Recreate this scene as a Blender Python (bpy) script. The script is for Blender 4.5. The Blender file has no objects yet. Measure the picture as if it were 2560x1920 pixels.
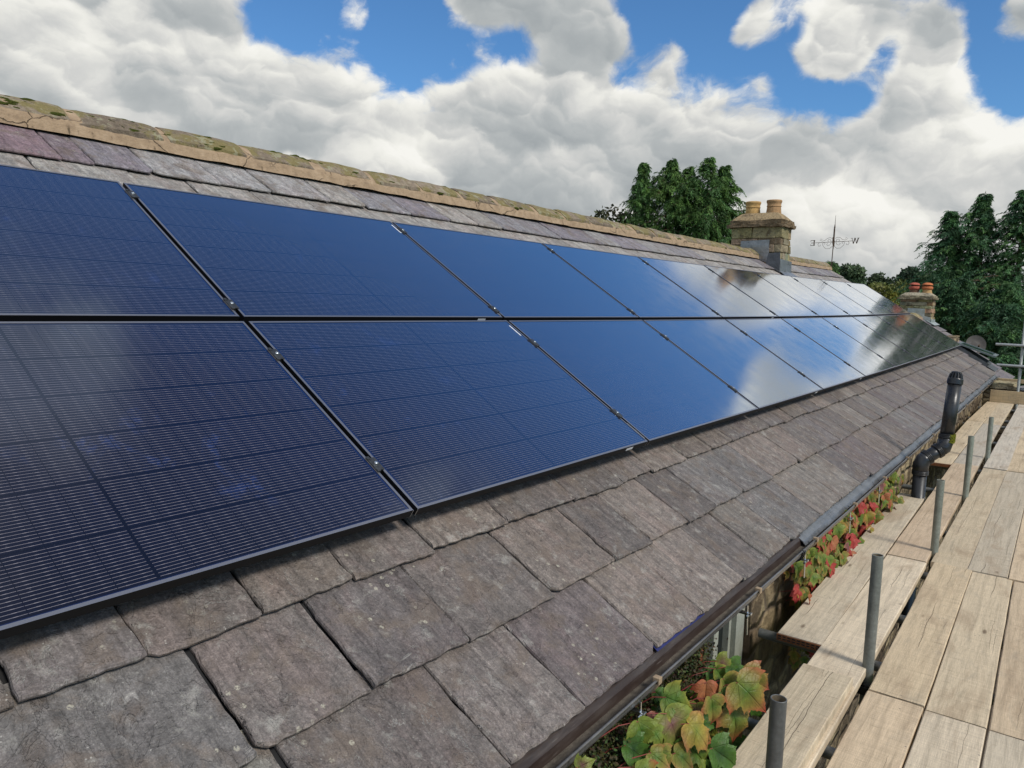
import bpy, bmesh, math, random
import numpy as np
from mathutils import Vector, Matrix, noise as mnoise

R = random.Random(7)
scene = bpy.context.scene
COL = scene.collection
rad = math.radians

# ------------------------------------------------------------------ camera
cam_d = bpy.data.cameras.new('camera'); cam = bpy.data.objects.new('camera', cam_d); COL.objects.link(cam)
RW = [[0.595739, -0.802695, 0.027865], [-0.075599, -0.090579, -0.993016], [0.799612, 0.589471, -0.114645]]
CW = Vector((-0.03006, -1.72256, 0.71283))
cam.matrix_world = Matrix(((RW[0][0], -RW[1][0], -RW[2][0], CW.x), (RW[0][1], -RW[1][1], -RW[2][1], CW.y),
                           (RW[0][2], -RW[1][2], -RW[2][2], CW.z), (0, 0, 0, 1)))
cam_d.sensor_width = 36; cam_d.lens = 36 * 1872.17 / 2560
cam_d.clip_start = 0.05; cam_d.clip_end = 5000
scene.camera = cam
scene.view_settings.view_transform = 'Standard'; scene.view_settings.look = 'None'
scene.view_settings.exposure = 0.0; scene.view_settings.gamma = 1.0; scene.view_settings.use_curve_mapping = False
scene.cycles.max_bounces = 8; scene.cycles.caustics_reflective = False; scene.cycles.caustics_refractive = False

SUN_EL, SUN_AZ = rad(44), rad(-100)      # azimuth from +X towards +Y
SUN_DIR = Vector((math.cos(SUN_EL) * math.cos(SUN_AZ), math.cos(SUN_EL) * math.sin(SUN_AZ), math.sin(SUN_EL)))
SUN_POWER, SKY_POWER, CLOUD_POWER = 2.6, 0.10, 1.0
LUM_REL, LUM_SOFT = 0.50, 1.3

# ------------------------------------------------------------------ node helpers
class G:
    def __init__(s, tree):
        s.t = tree; s.t.nodes.clear()
    def put(s, sock, v):
        if v is None: return
        if isinstance(v, bpy.types.NodeSocket): s.t.links.new(v, sock)
        elif isinstance(v, (tuple, list)):
            v = tuple(v)
            if sock.type == 'RGBA' and len(v) == 3: v = v + (1.0,)
            sock.default_value = v
        else:
            sock.default_value = v
    def n(s, typ, ins=None, **pr):
        nd = s.t.nodes.new(typ)
        for k, v in pr.items(): setattr(nd, k, v)
        for k, v in (ins or {}).items(): s.put(nd.inputs[k], v)
        return nd
    def math(s, op, a, b=None, c=None, clamp=False):
        nd = s.n('ShaderNodeMath', operation=op, use_clamp=clamp)
        s.put(nd.inputs[0], a)
        if b is not None: s.put(nd.inputs[1], b)
        if c is not None: s.put(nd.inputs[2], c)
        return nd.outputs[0]
    def mix(s, f, a, b, bt='MIX'):
        nd = s.n('ShaderNodeMix', data_type='RGBA', blend_type=bt, clamp_factor=True)
        s.put(nd.inputs[0], f); s.put(nd.inputs[6], a); s.put(nd.inputs[7], b)
        return nd.outputs[2]
    def noise(s, vec, scale, detail=5, rough=0.55, dist=0.0):
        nd = s.n('ShaderNodeTexNoise', {'Scale': scale, 'Detail': detail, 'Roughness': rough, 'Distortion': dist})
        s.put(nd.inputs['Vector'], vec)
        return nd.outputs[0]
    def vor(s, vec, scale, feature='F1', rnd=1.0):
        nd = s.n('ShaderNodeTexVoronoi', {'Scale': scale, 'Randomness': rnd}, feature=feature)
        s.put(nd.inputs['Vector'], vec)
        return nd
    def ramp(s, f, stops, interp='LINEAR'):
        nd = s.n('ShaderNodeValToRGB'); cr = nd.color_ramp; cr.interpolation = interp
        while len(cr.elements) < len(stops): cr.elements.new(0.5)
        for e, (p, c) in zip(cr.elements, stops):
            e.position = p
            if not isinstance(c, (tuple, list)): c = (c, c, c)
            e.color = tuple(c[:3]) + (1,)
        s.put(nd.inputs[0], f)
        return nd.outputs[0]
    def step(s, f, lo, hi):
        nd = s.n('ShaderNodeMapRange', {'From Min': lo, 'From Max': hi, 'To Min': 0.0, 'To Max': 1.0}, interpolation_type='SMOOTHSTEP')
        s.put(nd.inputs[0], f)
        return nd.outputs[0]
    def scale(s, vec, xyz, loc=(0, 0, 0)):
        nd = s.n('ShaderNodeMapping', {'Scale': xyz, 'Location': loc}); s.put(nd.inputs[0], vec)
        return nd.outputs[0]
    def obj(s): return s.n('ShaderNodeTexCoord').outputs['Object']
    def uv(s): return s.n('ShaderNodeTexCoord').outputs['UV']
    def tint(s): return s.n('ShaderNodeAttribute', attribute_name='tint').outputs['Color']
    def bump(s, h, strength=0.4, dist=0.01, normal=None):
        nd = s.n('ShaderNodeBump', {'Strength': strength, 'Distance': dist, 'Height': h})
        if normal is not None: s.put(nd.inputs['Normal'], normal)
        return nd.outputs[0]
    def bsdf(s, col, rough=0.6, metal=0.0, spec=0.5, normal=None, ior=1.5, **kw):
        nd = s.n('ShaderNodeBsdfPrincipled')
        s.put(nd.inputs['Base Color'], col); s.put(nd.inputs['Roughness'], rough); s.put(nd.inputs['Metallic'], metal)
        s.put(nd.inputs['Specular IOR Level'], spec); s.put(nd.inputs['IOR'], ior)
        if normal is not None: s.put(nd.inputs['Normal'], normal)
        for k, v in kw.items(): s.put(nd.inputs[k.replace('_', ' ')], v)
        return nd.outputs[0]
    def out(s, sh):
        nd = s.n('ShaderNodeOutputMaterial'); s.put(nd.inputs[0], sh)

def newmat(name):
    m = bpy.data.materials.new(name); m.use_nodes = True
    return m, G(m.node_tree)

# ------------------------------------------------------------------ world: sky with cumulus
SKYBLOBS = [(0.6461, 0.701, 0.3018, 237.4, -1.064), (0.5978, 0.735, 0.32, 362.2, -0.896), (0.6918, 0.6682, 0.2737, 619.4, -0.84), (0.6693, 0.6628, 0.3358, 534.1, -1.064), (0.5571, 0.7578, 0.3397, 726.9, -0.784), (0.7037, 0.6345, 0.3197, 2907.6, -0.336), (0.7752, 0.5549, 0.3019, 1292.3, -0.896), (0.837, 0.438, 0.3281, 534.1, -1.232), (0.851, 0.4034, 0.3363, 726.9, -0.952), (0.8842, 0.3683, 0.2872, 465.2, -1.12), (0.9046, 0.3195, 0.2822, 534.1, -0.952), (0.9274, 0.2714, 0.2572, 726.9, -1.064), (0.9074, 0.2948, 0.2995, 865.1, -0.672), (0.9475, 0.2187, 0.2331, 2263.7, -0.784), (0.946, 0.187, 0.2647, 1635.5, -0.672), (0.9365, 0.1746, 0.3041, 2136.2, -0.56), (0.9592, 0.0818, 0.2707, 865.1, -1.064), (0.9709, 0.0686, 0.2296, 1292.3, -0.896), (0.9432, 0.1029, 0.316, 1046.7, -0.896), (0.8698, 0.3549, 0.3429, 1292.3, -0.672), (0.5448, 0.7754, 0.3192, 1292.3, -0.784), (0.5856, 0.7534, 0.2991, 1046.7, -0.784), (0.7505, 0.5859, 0.3057, 1483.5, -1.12), (0.8378, 0.473, 0.2726, 3871.1, -0.896), (0.9391, 0.2473, 0.2385, 2136.2, -0.784), (0.8356, 0.4318, 0.3396, 1292.3, -0.56), (0.9668, 0.0659, 0.247, 1292.3, -0.784), (0.9628, 0.1239, 0.24, 2907.6, -0.392), (0.9416, 0.183, 0.2827, 2263.7, -0.896), (0.9468, 0.2004, 0.2518, 2019.2, -0.672), (0.8778, 0.3565, 0.32, 2907.6, -0.56), (0.907, 0.2801, 0.3146, 3871.1, -0.672), (0.9501, 0.1017, 0.2948, 3337.8, -0.784), (0.725, 0.6228, 0.2941, 1812.2, -1.232), (0.8974, 0.2889, 0.3335, 1635.5, -0.56), (0.7267, 0.5966, 0.3406, 865.1, 1.15), (0.7086, 0.6349, 0.3078, 2263.7, 0.322), (0.7849, 0.5192, 0.3383, 865.1, 0.644), (0.8174, 0.4887, 0.305, 1635.5, 0.69), (0.8199, 0.472, 0.3241, 2907.6, 0.552), (0.6273, 0.7045, 0.3319, 2019.2, 1.15), (0.8905, 0.3177, 0.3258, 1635.5, 1.61), (0.8862, 0.3425, 0.3121, 3871.1, 1.38), (0.8982, 0.2793, 0.3393, 1351.7, 1.288), (0.9214, 0.2451, 0.3015, 1483.5, 1.472), (0.9192, 0.2197, 0.3268, 1351.7, 1.38), (0.9198, 0.2688, 0.2858, 3871.1, 1.104), (0.9296, 0.2334, 0.2852, 3337.8, 1.012), (0.8587, 0.4111, 0.3059, 2907.6, 0.736), (0.9095, 0.3201, 0.2651, 3871.1, 0.644), (0.8962, 0.3598, 0.2596, 3871.1, 0.46), (0.9483, 0.1475, 0.281, 865.1, 1.15), (0.9436, 0.1252, 0.3066, 1351.7, 1.288), (0.9516, 0.1731, 0.2541, 1812.2, 0.552), (0.9516, 0.0717, 0.2989, 2263.7, 1.472), (0.9659, 0.0983, 0.2396, 2907.6, 0.46), (0.9522, 0.1819, 0.2455, 1292.3, 0.506), (0.7441, 0.6156, 0.2596, 534.1, 0.46), (0.8162, 0.5187, 0.2547, 261.7, 0.552), (0.8593, 0.4168, 0.2964, 1483.5, 0.552), (0.8738, 0.3985, 0.2785, 1635.5, 0.368), (0.6246, 0.7339, 0.2668, 534.1, 0.414), (0.6788, 0.6944, 0.2387, 726.9, 0.368), (0.9123, 0.3203, 0.2552, 4543.2, 0.322), (0.4045, 0.872, 0.2757, 24.0, 0.92), (0.9382, 0.291, 0.1876, 24.0, 0.46), (0.7885, 0.5951, 0.1553, 16.4, 0.552), (0.4989, 0.8595, 0.1112, 16.4, 0.46), (0.9854, 0.1, 0.1381, 29.1, 0.46), (0.8169, 0.5746, 0.0508, 24.0, 0.69), (0.9807, 0.187, 0.0572, 24.0, 0.598), (0.5002, 0.8658, 0.0128, 16.4, 0.368), (0.8317, 0.2074, 0.515, 51.3, -1.0), (0.8829, 0.2201, 0.4147, 131.3, -1.1), (0.9067, 0.1113, 0.4067, 131.3, -1.0), (0.9315, 0.0979, 0.3502, 678.3, -0.6), (0.8817, 0.0462, 0.4695, 131.3, -0.7), (0.6789, 0.3023, 0.6691, 32.8, -0.7), (0.504, 0.1638, 0.848, 40.5, -0.7), (0.4545, 0.4545, 0.766, 67.0, -0.5), (0.3886, 0.3147, 0.866, 162.1, 1.0), (0.2825, 0.2926, 0.9135, 91.2, 0.8), (0.9534, 0.025, 0.3007, 820.7, 1.3), (0.9325, 0.1813, 0.3123, 820.7, 0.9), (0.6645, -0.2418, 0.7071, 16.7, 0.6), (0.4096, -0.7094, 0.5736, 5.3, 0.5), (-0.7544, 0.133, 0.6428, 2.1, 0.5), (0.0, 0.342, 0.9397, 14.6, -0.5)]
def build_world():
    w = bpy.data.worlds.new('World'); scene.world = w; w.use_nodes = True
    w.cycles.sampling_method = 'MANUAL'; w.cycles.sample_map_resolution = 512
    g = G(w.node_tree)
    sky = g.n('ShaderNodeTexSky', sky_type='NISHITA', sun_disc=False, sun_elevation=SUN_EL,
              sun_rotation=math.pi / 2 - SUN_AZ, altitude=100.0, air_density=1.0, dust_density=0.35, ozone_density=2.5)
    d = g.n('ShaderNodeTexCoord').outputs['Generated']
    bias = None
    for (x, y, z, k, a) in SKYBLOBS:
        dp = g.n('ShaderNodeVectorMath', {1: (x, y, z)}, operation='DOT_PRODUCT'); g.put(dp.inputs[0], d)
        e = g.math('MULTIPLY_ADD', dp.outputs['Value'], k, -k)
        e = g.math('EXPONENT', e)
        bias = g.math('MULTIPLY_ADD', e, a, 0.12 if bias is None else bias)
    dz = g.n('ShaderNodeSeparateXYZ'); g.put(dz.inputs[0], d)
    def vadd(a, b, k):
        nd = g.n('ShaderNodeVectorMath', operation='MULTIPLY_ADD'); g.put(nd.inputs[0], b); g.put(nd.inputs[1], (k, k, k)); g.put(nd.inputs[2], a)
        return nd.outputs[0]
    def ncol(vec, sc, det):
        nd = g.n('ShaderNodeTexNoise', {'Scale': sc, 'Detail': det, 'Roughness': 0.55}); g.put(nd.inputs['Vector'], vec)
        return nd.outputs[1]
    def heaps(vec):
        """heaped cloud: rounded cells at falling sizes, bent and frayed by noise -> (density about 1.0, sunlit-top relief about 0)"""
        v = g.scale(vec, (1, 1, 1.35), (3.1, 1.7, 0.4))
        v = vadd(v, ncol(v, 5.0, 3.0), 0.085)
        v = vadd(v, ncol(v, 17.0, 7.0), 0.060)
        t = None; r = None
        for sc, a, b in ((4.6, 0.55, 0.80), (10.5, 0.62, 0.95), (24.0, 0.42, 0.42), (52.0, 0.22, 0.10)):
            vo = g.vor(v, sc, 'SMOOTH_F1'); vo.inputs['Smoothness'].default_value = 0.35
            t = g.math('MULTIPLY_ADD', vo.outputs['Distance'], -a, 1.72 if t is None else t)
            q = g.n('ShaderNodeVectorMath', operation='SUBTRACT'); g.put(q.inputs[0], v); g.put(q.inputs[1], vo.outputs['Position'])
            dt = g.n('ShaderNodeVectorMath', {1: (0.10 * sc * b, -0.30 * sc * b, 0.95 * sc * b)}, operation='DOT_PRODUCT'); g.put(dt.inputs[0], q.outputs[0])
            r = dt.outputs['Value'] if r is None else g.math('ADD', r, dt.outputs['Value'])
        fr = g.noise(v, 30.0, 8, 0.62)
        return g.math('MULTIPLY_ADD', g.math('SUBTRACT', fr, 0.5), 0.9, t), r, fr
    n0, relief, fray = heaps(d)
    soft = g.noise(g.scale(d, (1, 1, 2.2)), 3.4, 4, 0.5, 0.4)
    den = g.math('MULTIPLY_ADD', g.math('SUBTRACT', n0, 1.0), 1.35, g.math('MULTIPLY_ADD', bias, 0.95, g.math('MULTIPLY_ADD', soft, 0.8, -0.40)))
    alpha = g.math('POWER', g.step(den, -0.30, 0.52), 1.15)
    lum = g.math('MULTIPLY_ADD', relief, LUM_REL, 0.66)
    lum = g.math('MULTIPLY_ADD', g.math('SUBTRACT', soft, 0.5), LUM_SOFT, lum)
    lum = g.math('MULTIPLY_ADD', g.math('SUBTRACT', fray, 0.5), 0.30, lum)
    lum = g.math('MULTIPLY_ADD', g.step(bias, 0.7, 1.5), -0.22, lum)
    ccol = g.ramp(lum, [(0.0, (0.36, 0.39, 0.405)), (0.32, (0.47, 0.495, 0.50)), (0.58, (0.64, 0.645, 0.63)), (0.82, (0.84, 0.835, 0.785)), (1.0, (0.93, 0.92, 0.87))])
    hor = g.step(dz.outputs[2], 0.05, -0.03)
    ccol = g.mix(hor, ccol, (0.62, 0.66, 0.68))
    skyc = g.n('ShaderNodeVectorMath', {1: (SKY_POWER * 0.62, SKY_POWER * 0.99, SKY_POWER * 1.28)}, operation='MULTIPLY'); g.put(skyc.inputs[0], sky.outputs[0])
    cl = g.n('ShaderNodeVectorMath', {'Scale': CLOUD_POWER}, operation='SCALE'); g.put(cl.inputs[0], ccol)
    col = g.mix(alpha, skyc.outputs[0], cl.outputs[0])
    bg = g.n('ShaderNodeBackground', {'Strength': 1.0}); g.put(bg.inputs[0], col)
    o = g.n('ShaderNodeOutputWorld'); g.put(o.inputs[0], bg.outputs[0])
build_world()

sun_d = bpy.data.lights.new('sun', 'SUN'); sun_d.energy = SUN_POWER; sun_d.angle = rad(14); sun_d.color = (1.0, 0.95, 0.87)
sun = bpy.data.objects.new('sun', sun_d); COL.objects.link(sun)
sun.rotation_euler = (-SUN_DIR).to_track_quat('-Z', 'Y').to_euler()

# ------------------------------------------------------------------ mesh helpers
class MB:
    def __init__(s):
        s.v = []; s.f = []; s.c = []; s.uv = []; s.mi = []
    def add(s, vs, fs, col=(1, 1, 1), uv=None, mi=0):
        b = len(s.v)
        s.v += [tuple(p) for p in vs]
        s.f += [tuple(i + b for i in q) for q in fs]
        s.mi += [mi] * len(fs)
        if len(vs) and isinstance(col, list): s.c += [tuple(c) for c in col]
        else: s.c += [tuple(col)] * len(vs)
        s.uv += [tuple(u) for u in uv] if uv is not None else [(p[0], p[1]) for p in vs]
    def box(s, lo, hi, col=(1, 1, 1), mi=0, M=None, bev=0.0):
        x0, y0, z0 = lo; x1, y1, z1 = hi
        if bev <= 0:
            vs = [(x0, y0, z0), (x1, y0, z0), (x1, y1, z0), (x0, y1, z0), (x0, y0, z1), (x1, y0, z1), (x1, y1, z1), (x0, y1, z1)]
            fs = [(3, 2, 1, 0), (4, 5, 6, 7), (0, 1, 5, 4), (1, 2, 6, 5), (2, 3, 7, 6), (3, 0, 4, 7)]
        else:
            bm = bmesh.new(); bmesh.ops.create_cube(bm, size=1)
            for v in bm.verts:
                v.co = Vector((x0 + (v.co.x + .5) * (x1 - x0), y0 + (v.co.y + .5) * (y1 - y0), z0 + (v.co.z + .5) * (z1 - z0)))
            bmesh.ops.bevel(bm, geom=bm.edges[:], offset=bev, segments=2, profile=.6, affect='EDGES')
            bm.verts.index_update()
            vs = [v.co.copy() for v in bm.verts]; fs = [[v.index for v in f.verts] for f in bm.faces]; bm.free()
        if M is not None: vs = [M @ Vector(p) for p in vs]
        s.add(vs, fs, col, mi=mi)
    def tube(s, pts, rs, seg=12, col=(1, 1, 1), cap=True, mi=0):
        pts = [Vector(p) for p in pts]
        if not isinstance(rs, (list, tuple)): rs = [rs] * len(pts)
        vs = []; fs = []; uv = []; L = 0
        up = None
        for i, p in enumerate(pts):
            a = pts[max(0, i - 1)]; b = pts[min(len(pts) - 1, i + 1)]
            t = (b - a).normalized()
            if up is None:
                up = Vector((0, 0, 1)) if abs(t.z) < .9 else Vector((1, 0, 0))
            x = t.cross(up).normalized(); y = x.cross(t).normalized(); up = y
            if i: L += (pts[i] - pts[i - 1]).length
            for k in range(seg):
                an = 2 * math.pi * k / seg
                vs.append(p + (x * math.cos(an) + y * math.sin(an)) * rs[i]); uv.append((L, an * rs[i]))
        for i in range(len(pts) - 1):
            for k in range(seg):
                k2 = (k + 1) % seg
                fs.append((i * seg + k, i * seg + k2, (i + 1) * seg + k2, (i + 1) * seg + k))
        if cap:
            fs.append(tuple(range(seg))[::-1]); fs.append(tuple((len(pts) - 1) * seg + k for k in range(seg)))
        s.add(vs, fs, col, uv, mi)
    def lathe(s, prof, c=(0, 0, 0), seg=24, col=(1, 1, 1), mi=0, M=None):
        vs = []; fs = []; n = len(prof)
        for (r, z) in prof:
            for k in range(seg):
                a = 2 * math.pi * k / seg
                p = Vector((c[0] + r * math.cos(a), c[1] + r * math.sin(a), c[2] + z))
                vs.append(M @ p if M is not None else p)
        for i in range(n - 1):
            for k in range(seg):
                k2 = (k + 1) % seg
                fs.append((i * seg + k, i * seg + k2, (i + 1) * seg + k2, (i + 1) * seg + k))
        s.add(vs, fs, col, mi=mi)
    def build(s, name, mats, parent=None, smooth=False):
        me = bpy.data.meshes.new(name)
        me.from_pydata(s.v, [], s.f)
        if not isinstance(mats, (list, tuple)): mats = [mats]
        for m in mats: me.materials.append(m)
        if len(mats) > 1: me.polygons.foreach_set('material_index', s.mi)
        at = me.color_attributes.new('tint', 'FLOAT_COLOR', 'POINT')
        c = np.ones((len(s.v), 4), dtype=np.float32)
        if s.c: c[:, :3] = np.array(s.c, dtype=np.float32)[:, :3]
        at.data.foreach_set('color', c.ravel())
        ul = me.uv_layers.new(name='UVMap')
        li = np.zeros(len(me.loops), dtype=np.int32); me.loops.foreach_get('vertex_index', li)
        ul.data.foreach_set('uv', np.array(s.uv, dtype=np.float32)[li].ravel())
        if smooth: me.polygons.foreach_set('use_smooth', [True] * len(me.polygons))
        me.update()
        o = bpy.data.objects.new(name, me); COL.objects.link(o)
        if parent is not None: o.parent = parent
        return o

def tag(o, label, cat, group=None, kind=None):
    if label: o['label'] = label
    if cat: o['category'] = cat
    if group: o['group'] = group
    if kind: o['kind'] = kind
    return o
def thing(name, label, cat, loc=(0, 0, 0), group=None):
    o = bpy.data.objects.new(name, None); COL.objects.link(o); o.location = loc; o.empty_display_size = .1
    return tag(o, label, cat, group)
def struct(name, mb, m):
    o = mb.build(name, m); o['kind'] = 'structure'
    return o
def rel(mb, loc):
    """shift a builder's vertices so that they are local to a thing standing at loc"""
    mb.v = [(p[0] - loc[0], p[1] - loc[1], p[2] - loc[2]) for p in mb.v]
    return mb
def copy_tree(o, parent=None):
    c = o.copy(); COL.objects.link(c); c.parent = parent
    for ch in o.children: copy_tree(ch, c)
    return c

# ------------------------------------------------------------------ roof frame: u along the eaves, v up the slope, n out of it
TH = rad(32); CT, ST = math.cos(TH), math.sin(TH)
def sag(u):
    return -0.04775 * u * (17.85 - u) / 79.6 if 0 < u < 17.85 else 0.0
def W(u, v, n):
    n += sag(u)
    return Vector((u, v * CT - n * ST, v * ST + n * CT))
def lerp(a, b, t): return a + (b - a) * t
def nz(x, y=0.0, z=0.0): return mnoise.noise(Vector((x, y, z)))

# ------------------------------------------------------------------ materials
def m_slate():
    m, g = newmat('slate'); uv = g.uv(); t = g.tint()
    streak = g.noise(g.scale(uv, (26, 2.6, 1)), 1.0, 7, 0.66, 0.4)
    blot = g.noise(uv, 7.0, 6, 0.62, 0.5)
    fine = g.noise(uv, 95.0, 4, 0.7)
    med = g.noise(uv, 24.0, 6, 0.68, 0.6)
    c = g.mix(1.0, t, g.ramp(streak, [(0.28, 0.68), (0.5, 1.0), (0.74, 1.32)]), 'MULTIPLY')
    c = g.mix(1.0, c, g.ramp(med, [(0.28, 0.66), (0.5, 1.0), (0.72, 1.42)]), 'MULTIPLY')
    c = g.mix(1.0, c, g.ramp(fine, [(0.25, 0.60), (0.52, 1.0), (0.8, 1.62)]), 'MULTIPLY')
    c = g.mix(g.math('MULTIPLY', g.step(g.noise(g.scale(uv, (6, 2.2, 1), (5, 1, 0)), 1.0, 5, 0.6, 0.7), 0.46, 0.66), 0.5), c, g.mix(1.0, c, (1.08, 0.94, 0.92), 'MULTIPLY'))
    lines = g.noise(g.scale(uv, (85, 3.0, 1)), 1.0, 4, 0.6, 0.25)
    c = g.mix(1.0, c, g.ramp(lines, [(0.30, 0.82), (0.5, 1.0), (0.72, 1.18)]), 'MULTIPLY')
    c = g.mix(g.math('MULTIPLY', g.step(blot, 0.48, 0.66), 0.65), c, g.mix(med, (0.085, 0.066, 0.056), (0.25, 0.195, 0.15)))
    c = g.mix(g.math('MULTIPLY', g.step(g.noise(uv, 11.0, 7, 0.7, 0.3), 0.55, 0.70), 0.55), c, (0.40, 0.385, 0.345))
    v1 = g.vor(uv, 23.0); sp = g.math('MULTIPLY', g.step(v1.outputs['Distance'], 0.20, 0.13), g.step(g.noise(uv, 3.5, 2, 0.5), 0.52, 0.6))
    sp = g.math('MULTIPLY', sp, g.step(g.noise(uv, 160.0, 2, 0.5), 0.36, 0.55))
    c = g.mix(g.math('MULTIPLY', sp, 0.75), c, (0.46, 0.43, 0.34))
    v2 = g.vor(uv, 62.0); sp2 = g.math('MULTIPLY', g.step(v2.outputs['Distance'], 0.17, 0.08), g.step(g.noise(uv, 9.0, 3, 0.5), 0.54, 0.62))
    c = g.mix(g.math('MULTIPLY', sp2, 0.6), c, (0.5, 0.48, 0.43))
    flake = g.ramp(g.noise(g.scale(uv, (9, 5, 1)), 1.0, 4, 0.55, 1.6), [(0.0, 0.0), (0.47, 0.1), (0.485, 0.55), (0.62, 0.62), (0.63, 1.0)])
    fl2 = g.noise(g.scale(uv, (7, 4.5, 1), (2, 5, 0)), 1.0, 5, 0.6, 1.4)
    edge_ = g.math('MULTIPLY', g.step(g.math('ABSOLUTE', g.math('SUBTRACT', fl2, 0.56)), 0.010, 0.002), g.step(g.noise(uv, 6.0, 2, 0.5), 0.50, 0.58))
    c = g.mix(g.math('MULTIPLY', edge_, 0.55), c, (0.42, 0.40, 0.37))
    riv = g.ramp(fl2, [(0.0, 0.0), (0.555, 0.15), (0.565, 1.0)])
    c = g.mix(1.0, c, g.mix(riv, (1.0, 1.0, 1.0), (0.90, 0.89, 0.90)), 'MULTIPLY')
    gran = g.noise(uv, 230.0, 2, 0.6)
    c = g.mix(1.0, c, g.ramp(gran, [(0.3, 0.78), (0.5, 1.0), (0.72, 1.32)]), 'MULTIPLY')
    h = g.math('ADD', g.math('MULTIPLY', med, 0.8), g.math('ADD', g.math('MULTIPLY', fine, 0.30), g.math('MULTIPLY', streak, 0.8)))
    h = g.math('ADD', h, g.math('ADD', g.math('MULTIPLY', flake, 0.8), g.math('ADD', g.math('MULTIPLY', riv, -1.0), g.math('MULTIPLY', lines, 0.2))))
    g.out(g.bsdf(c, g.ramp(med, [(0.3, 0.55), (0.7, 0.85)]), 0, 0.35, g.bump(h, 0.75, 0.008)))
    return m
def m_felt():
    m, g = newmat('roof_felt'); g.out(g.bsdf((0.012, 0.012, 0.013), 0.8)); return m
def m_ridge():
    m, g = newmat('ridge_tile'); p = g.obj(); t = g.tint()
    a = g.noise(p, 5.0, 6, 0.62, 0.4); b = g.noise(p, 26.0, 6, 0.68); f = g.noise(p, 120.0, 3, 0.6)
    c = g.mix(1.0, t, g.ramp(b, [(0.25, 0.55), (0.5, 0.95), (0.75, 1.45)]), 'MULTIPLY')
    c = g.mix(g.step(a, 0.44, 0.56), c, g.mix(b, (0.155, 0.125, 0.05), (0.30, 0.25, 0.115)))
    c = g.mix(g.math('MULTIPLY', g.step(g.noise(p, 13.0, 5, 0.7, 0.5), 0.54, 0.62), 0.7), c, (0.36, 0.35, 0.235))
    c = g.mix(g.step(g.noise(p, 16.0, 6, 0.72, 1.0), 0.615, 0.66), c, (0.055, 0.05, 0.02))
    c = g.mix(1.0, c, g.ramp(f, [(0.2, 0.75), (0.8, 1.25)]), 'MULTIPLY')
    h = g.math('ADD', g.math('MULTIPLY', b, 1.0), g.math('MULTIPLY', f, 0.4))
    g.out(g.bsdf(c, 0.9, 0, 0.2, g.bump(h, 0.8, 0.02))); return m
def m_mortar():
    m, g = newmat('mortar'); p = g.obj()
    b = g.noise(p, 18.0, 7, 0.7); f = g.noise(p, 110.0, 3, 0.6)
    c = g.ramp(b, [(0.25, (0.23, 0.165, 0.11)), (0.5, (0.375, 0.27, 0.175)), (0.75, (0.48, 0.36, 0.245))])
    c = g.mix(g.step(g.noise(g.scale(p, (30, 30, 5)), 1.0, 4, 0.6), 0.63, 0.72), c, (0.13, 0.095, 0.06))
    cr = g.n('ShaderNodeTexVoronoi', {'Scale': 3.3}, feature='DISTANCE_TO_EDGE')
    nv = g.n('ShaderNodeTexNoise', {'Scale': 9.0, 'Detail': 4.0}); g.put(nv.inputs['Vector'], p)
    ad = g.n('ShaderNodeVectorMath', {'Scale': 0.12}, operation='SCALE'); g.put(ad.inputs[0], nv.outputs[1])
    ad2 = g.n('ShaderNodeVectorMath', operation='ADD'); g.put(ad2.inputs[0], p); g.put(ad2.inputs[1], ad.outputs[0])
    g.put(cr.inputs['Vector'], ad2.outputs[0])
    ck = g.math('MULTIPLY', g.step(cr.outputs['Distance'], 0.013, 0.004), g.step(g.noise(p, 2.3, 2, 0.5), 0.48, 0.56))
    c = g.mix(g.math('MULTIPLY', ck, 0.8), c, (0.04, 0.03, 0.02))
    h = g.math('SUBTRACT', g.math('ADD', b, g.math('MULTIPLY', f, 0.5)), g.math('MULTIPLY', ck, 1.0))
    g.out(g.bsdf(c, 0.95, 0, 0.15, g.bump(h, 0.7, 0.012))); return m
def m_stone(name, warm=1.0):
    m, g = newmat(name); p = g.obj(); t = g.tint()
    a = g.noise(p, 7.0, 7, 0.66, 0.5); b = g.noise(p, 30.0, 6, 0.7); f = g.noise(g.scale(p, (60, 60, 160)), 1.0, 4, 0.6)
    c = g.mix(1.0, t, g.ramp(b, [(0.25, 0.55), (0.5, 1.0), (0.75, 1.4)]), 'MULTIPLY')
    c = g.mix(g.math('MULTIPLY', g.step(a, 0.50, 0.66), 0.75), c, g.mix(b, (0.07, 0.052, 0.035), (0.17, 0.125, 0.08)))
    c = g.mix(g.math('MULTIPLY', g.step(g.noise(p, 12.0, 6, 0.7), 0.58, 0.68), 0.55), c, (0.42, 0.38, 0.26))
    c = g.mix(1.0, c, g.ramp(f, [(0.2, 0.8), (0.8, 1.2)]), 'MULTIPLY')
    h = g.math('ADD', g.math('ADD', b, g.math('MULTIPLY', f, 0.4)), g.math('MULTIPLY', a, 0.8))
    g.out(g.bsdf(c, 0.92, 0, 0.2, g.bump(h, 0.9, 0.025))); return m
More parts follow.
